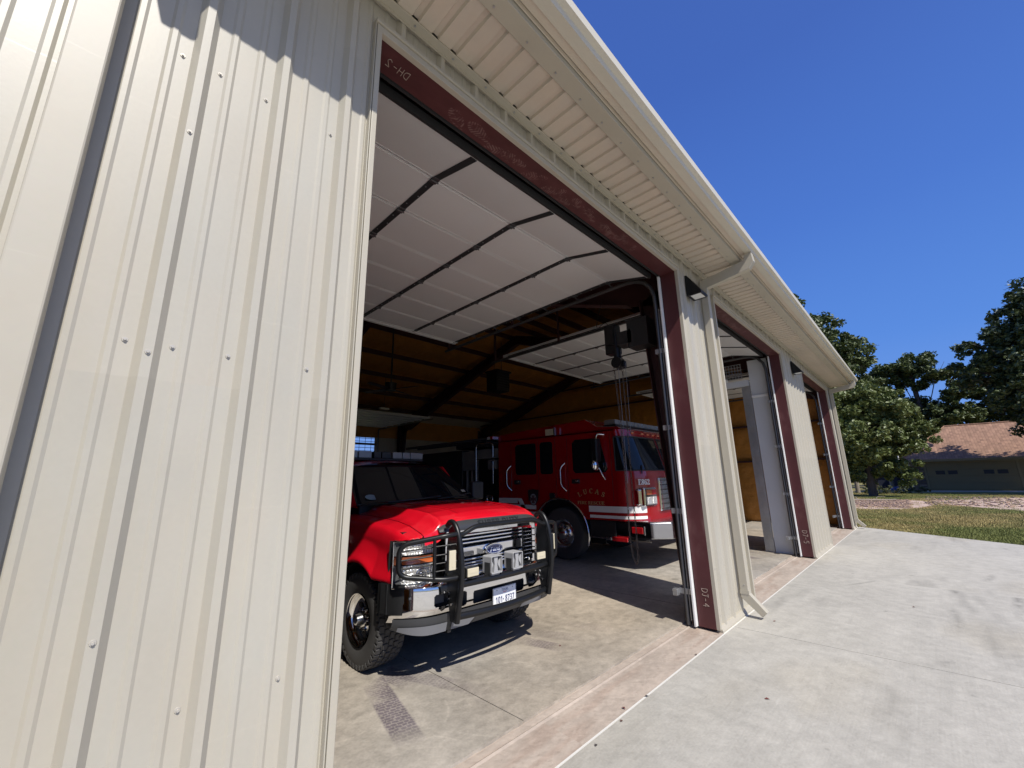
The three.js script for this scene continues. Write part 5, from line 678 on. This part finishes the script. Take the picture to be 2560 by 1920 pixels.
{
  const dk = [.06, .09, .028], md = [.145, .185, .052], lt = [.19, .23, .062];
  tree('oak_tree', 'tall green tree rising over the far end of the station eave', [46, 0, -6.5], [[45, 16.5, -6.2, 2.6], [46, 19.2, -7.6, 2.2], [44, 13.2, -5, 2.9], [46, 13.5, -9, 3.2], [44.5, 10.5, -3.2, 2.7], [46, 17.5, -9, 2.6], [45, 9.5, -7, 3.2], [47, 10.5, -11, 3.4], [43.6, 7.5, -3.6, 2.6], [48, 15, -12, 3.0], [46.5, 11.4, -1.4, 2.0], [46, 14.9, -3.6, 1.9], [45.5, 17.2, -5.2, 1.8], [45, 12.2, -3.0, 2.2], [45.5, 8.8, -1.8, 2.0], [45, 14.6, -7, 2.6], [45, 5.4, -6, 2.8], [46, 18.0, -5.2, 1.2]], 90000, .32, 301, dk, md, .45);
  tree('broadleaf_tree', 'bushy light green tree filling the gap between station and garage', [41, 0, -1.2], [[40.2, 6.9, -1.8, 2.0], [41, 5.0, -.6, 2.1], [40, 3.4, -1.9, 1.9], [41.5, 6.2, .6, 1.6], [41, 3.4, .4, 1.6], [40.6, 8.0, -2.6, 1.6], [42, 5.2, 1.5, 1.2], [41, 1.9, -1.3, 1.3], [40.5, 6.0, -3.0, 2.0], [41, 1.8, .6, 1.2], [41.5, 4.2, 2.0, 1.0], [41.5, 7.2, -.6, 1.5]], 60000, .25, 302, md, lt, .28);
  tree('oak_tree', 'dark tree with sky showing through its crown behind the garage roof', [74, 0, 2.5], [[74, 14.5, 1.2, 2.2, .6], [75, 15.6, 3.2, 2.2, .6], [73, 13.6, 4.8, 1.8, .5], [74, 14.0, -1.2, 1.8, .7], [75, 9.6, 1.8, 2.3, .7], [74, 9.0, 5.2, 2.2, .7], [74, 13.6, 6.6, 1.3, .6], [74, 8.4, -1.8, 2.2], [74, 6.2, 2.6, 2.6], [74, 13.0, 2.6, 1.6, .7], [74, 11.6, -.4, 1.6, .8], [74, 11.0, 6.2, 1.7, .7], [74, 15.2, .2, 1.5, .6], [74, 5.2, -2.6, 2.2], [75, 8.6, 3.6, 2.2]], 45000, .40, 303, dk, md, .42);
  tree('oak_tree', 'rounded dark tree behind the right half of the garage roof', [78, 0, 9.5], [[78, 12.2, 7.6, 2.1, .8], [78, 10.4, 10.2, 2.8], [78, 7.6, 7.0, 2.6], [78, 7.0, 11.5, 2.8], [77, 12.0, 11, 2.2], [78, 5.0, 4.2, 2.6], [78, 13.0, 13.5, 2.4]], 24000, .42, 304, dk, md, .42);
  tree('oak_tree', 'large dark tree overhanging the garage roof at the right edge', [49, 0, 12.6], [[48, 12.4, 10.2, 2.0], [49, 14.6, 11.8, 2.4], [47.5, 9.6, 8.0, 1.9], [48, 8.2, 10.4, 2.6], [49, 10.8, 13, 3.0], [50, 6.6, 9.2, 2.0], [48, 5.8, 12.4, 2.8], [50, 12.5, 15, 3], [49, 9, 15.5, 3.2], [50, 16.2, 13.6, 2.2], [51.5, 6.0, 9.0, 1.8], [50.5, 8.8, 6.9, 1.5], [48, 5, 16, 3], [52, 8.5, 10.5, 2.4], [52.5, 12, 9.5, 2.2], [49.5, 5.2, 9.6, 1.3], [50, 4.0, 10.8, 1.5], [50, 2.8, 12, 1.6], [49, 6.6, 11, 2.2], [48.5, 3.4, 14, 2], [48, 11, 8.6, 1.7], [49, 7.4, 8.0, 1.3], [46, 5.4, 8.2, 1.2], [46, 4.3, 9.4, 1.4], [47, 7.4, 7.6, 1.6], [46, 3.2, 10.8, 1.4], [48, 9.2, 6.3, 1.5], [48, 10.9, 7.1, 1.6], [46.5, 6.4, 9.6, 1.8], [48, 13.6, 9.4, 1.7]], 105000, .32, 305, [.045, .07, .028], [.115, .155, .05], .45);
  tree('cedar_tree', 'dense dark tree behind the shed left of the garage', [66, 0, -2.6], [[66, 7.6, -2.8, 2.4], [66, 4.6, -1.2, 2.3], [67, 10.2, -4.2, 2.4], [66, 4.0, -5.4, 2.6], [66, 8.4, .2, 1.9], [67, 5.6, 1.2, 1.9]], 22000, .38, 306, dk, md, .35);
  const bt = M('far_woods', leafMatGeo(), leafMatSolo(), null); bt.userData = { label: 'far belt of dark woodland closing the view behind the garage', category: 'woodland', kind: 'stuff' };
}
function leafMatSolo() { return mapped(tinted([.028, .042, .016], .5, 128, .2, 90), .9); }
function leafMatGeo() { const R = rng(77), g = []; for (let k = 0; k < 160; k++) { const z = -60 + k * 1.05 + R(), h = 3 + R() * 4.2; const s = new THREE.IcosahedronGeometry(1, 2), p = s.attributes.position; for (let i = 0; i < p.count; i++) { const n = .75 + .5 * N1(p.getX(i) * 2.5 + k * 3 + 40, p.getY(i) * 2.5 + p.getZ(i) * 2 + 40); p.setXYZ(i, p.getX(i) * n, p.getY(i) * n, p.getZ(i) * n); } s.computeVertexNormals(); g.push(s.scale(2.4, h, 2.2).translate(98 + R() * 10, h * .5, z)); } return g; }
// ---------- low plants, litter, soil ----------
function tuft(n, r, h, seed) { const R = rng(seed), p = []; for (let i = 0; i < n; i++) { const a = R() * 6.28, q = Math.sqrt(R()) * r, x = Math.cos(a) * q, z = Math.sin(a) * q, l = h * (.5 + R() * .7), b = R() * 6.28, w = .006 + R() * .006, lx = Math.cos(b + 1.3) * l * .4, lz = Math.sin(b + 1.3) * l * .4; p.push(x - Math.cos(b) * w, 0, z - Math.sin(b) * w, x + Math.cos(b) * w, 0, z + Math.sin(b) * w, x + lx, l, z + lz); } const g = new THREE.BufferGeometry(); g.setAttribute('position', new THREE.Float32BufferAttribute(p, 3)); g.computeVertexNormals(); return g; }
{
  const R = rng(99), n = 52000, im = new THREE.InstancedMesh(tuft(10, .10, .042, 3), mat([1, 1, 1], .8), n), m = new THREE.Matrix4(), q = new THREE.Quaternion(), e = new THREE.Euler(); let i = 0;
  while (i < n) { const t = Math.pow(R(), 1.7), x = 15 + t * 34, z = -4 + R() * 15; if (x < 17.72 - .775 * z) continue; const in1 = Math.hypot((x - 32.2) / 5.4, (z + .4) / 2.3), in2 = Math.hypot((x - 35.2) / 8.6, (z - 9.2) / 7.4); if ((in1 < 1 || in2 < 1) && R() < .93) continue; const d = fbm(N1, x * .4, z * .4, 256, 3); e.set(0, R() * 6.28, 0); const s = .6 + R() * .8; m.compose(V(x, -.075, z), q.setFromEuler(e), V(s, s * (.7 + R() * .6), s)); im.setMatrixAt(i, m); const k = .85 + R() * .3, f = clamp((d - .4) * 4 + R() * .5, 0, 1); im.setColorAt(i, new THREE.Color().setRGB(lerp(.17, .38, f) * k, lerp(.19, .30, f) * k, lerp(.05, .12, f) * k)); i++; }
  im.name = 'grass'; im.castShadow = im.receiveShadow = true; im.userData = { label: 'short dry green grass beyond the concrete yard', category: 'grass', kind: 'stuff' }; scene.add(im);
  const dirt = (pts, h) => { const g = ex(pts, -.2, -.071 + h, 'y'); const d = M('soil_patch', g, mats.dirt, null); d.userData = { kind: 'structure' }; };
  const blob = (x0, x1, z0, z1, s) => { const o = [], Q = rng(s); for (let k = 0; k < 26; k++) { const a = k / 26 * 6.283, r = .8 + Q() * .3; o.push([(x0 + x1) / 2 + Math.cos(a) * (x1 - x0) / 2 * r, (z0 + z1) / 2 + Math.sin(a) * (z1 - z0) / 2 * r]); } return o; };
  dirt(blob(26.5, 38, -3, 2.2, 1), 0); dirt(blob(26, 44, 1.4, 17, 2), .004);
  const chips = [], Q = rng(12); for (let k = 0; k < 1600; k++) { const b = Q() < .4, x = b ? 28.5 + Q() * 8 : 31 + Q() * 11, z = b ? -2 + Q() * 3 : 1.6 + Q() * 12; chips.push(new THREE.BoxGeometry(.05 + Q() * .22, .02 + Q() * .05, .04 + Q() * .10).rotateY(Q() * 3).rotateX(Q() * .4).translate(x, -.055, z)); }
  const ch = M('wood_chips', chips, mapped(tinted([.42, .30, .22], .4, 128, 1.2, 51), .9), null); ch.userData = { label: 'pale wood chips scattered over the bare soil patches', category: 'wood chips', kind: 'stuff' };
  const bush = (x, z, s, label, seed) => { const t = thing('weed_clump', label, 'weeds', [x, -.07, z]); const g = leafGeo([[x, .25 * s, z, .42 * s], [x + .4, .22 * s, z + .5 * s, .36 * s], [x - .3, .2 * s, z - .6 * s, .36 * s]], 900, .13, seed, [.07, .10, .03], [.16, .17, .06]); g.translate(-x, .07, -z); const m = new THREE.Mesh(g, leafMat); m.name = 'foliage'; m.castShadow = m.receiveShadow = true; t.add(m); M('stem', [0, 1, 2, 3, 4].map(k => rod(V(x + (k - 2) * .1, -.07, z + (k - 2) * .2), V(x + (k - 2) * .16, .45 * s, z + (k - 2) * .25), .012, 4, .006)), bark, t); };
  bush(47, -.3, 1.3, 'tall weeds growing in front of the blue tarpaulin', 61); bush(48.5, .9, 1.1, 'weeds in front of the garage stone corner', 62); bush(45.5, -1.5, 1, 'straggly weeds near the first fence post', 63);
  // dry leaves on the yard
  const leaf = new THREE.BufferGeometry(); leaf.setAttribute('position', new THREE.Float32BufferAttribute([-.018, 0, 0, 0, .004, .011, .018, 0, 0, -.018, 0, 0, .018, 0, 0, 0, .005, -.010], 3)); leaf.computeVertexNormals();
  const lm = [mat([.10, .05, .035], .9), mat([.16, .05, .04], .9), mat([.06, .05, .045], .9)];
  [[2.9, .09], [3.05, .02], [3.33, .06], [4.35, .045], [3.9, .75], [2.55, .11], [5.2, -.12], [5.9, .35], [2.2, .07], [7.6, 1.5], [3.6, -1.0], [4.1, -1.9], [4.6, -2.3]].forEach(([x, z], i) => { const g = leaf.clone().scale(.8 + .5 * ((i * 7) % 5) / 5, 1.5, 1).rotateY(i * 1.3).translate(x, z < -.38 ? .004 : z < .05 ? -.027 : -.032, z); M('dry_leaf', g, lm[i % 3], null).userData = { label: 'tiny dry brown leaf lying on the concrete by the bays', category: 'leaf', group: 'dry leaves on the concrete' }; });
}
renderer.render(scene, camera);
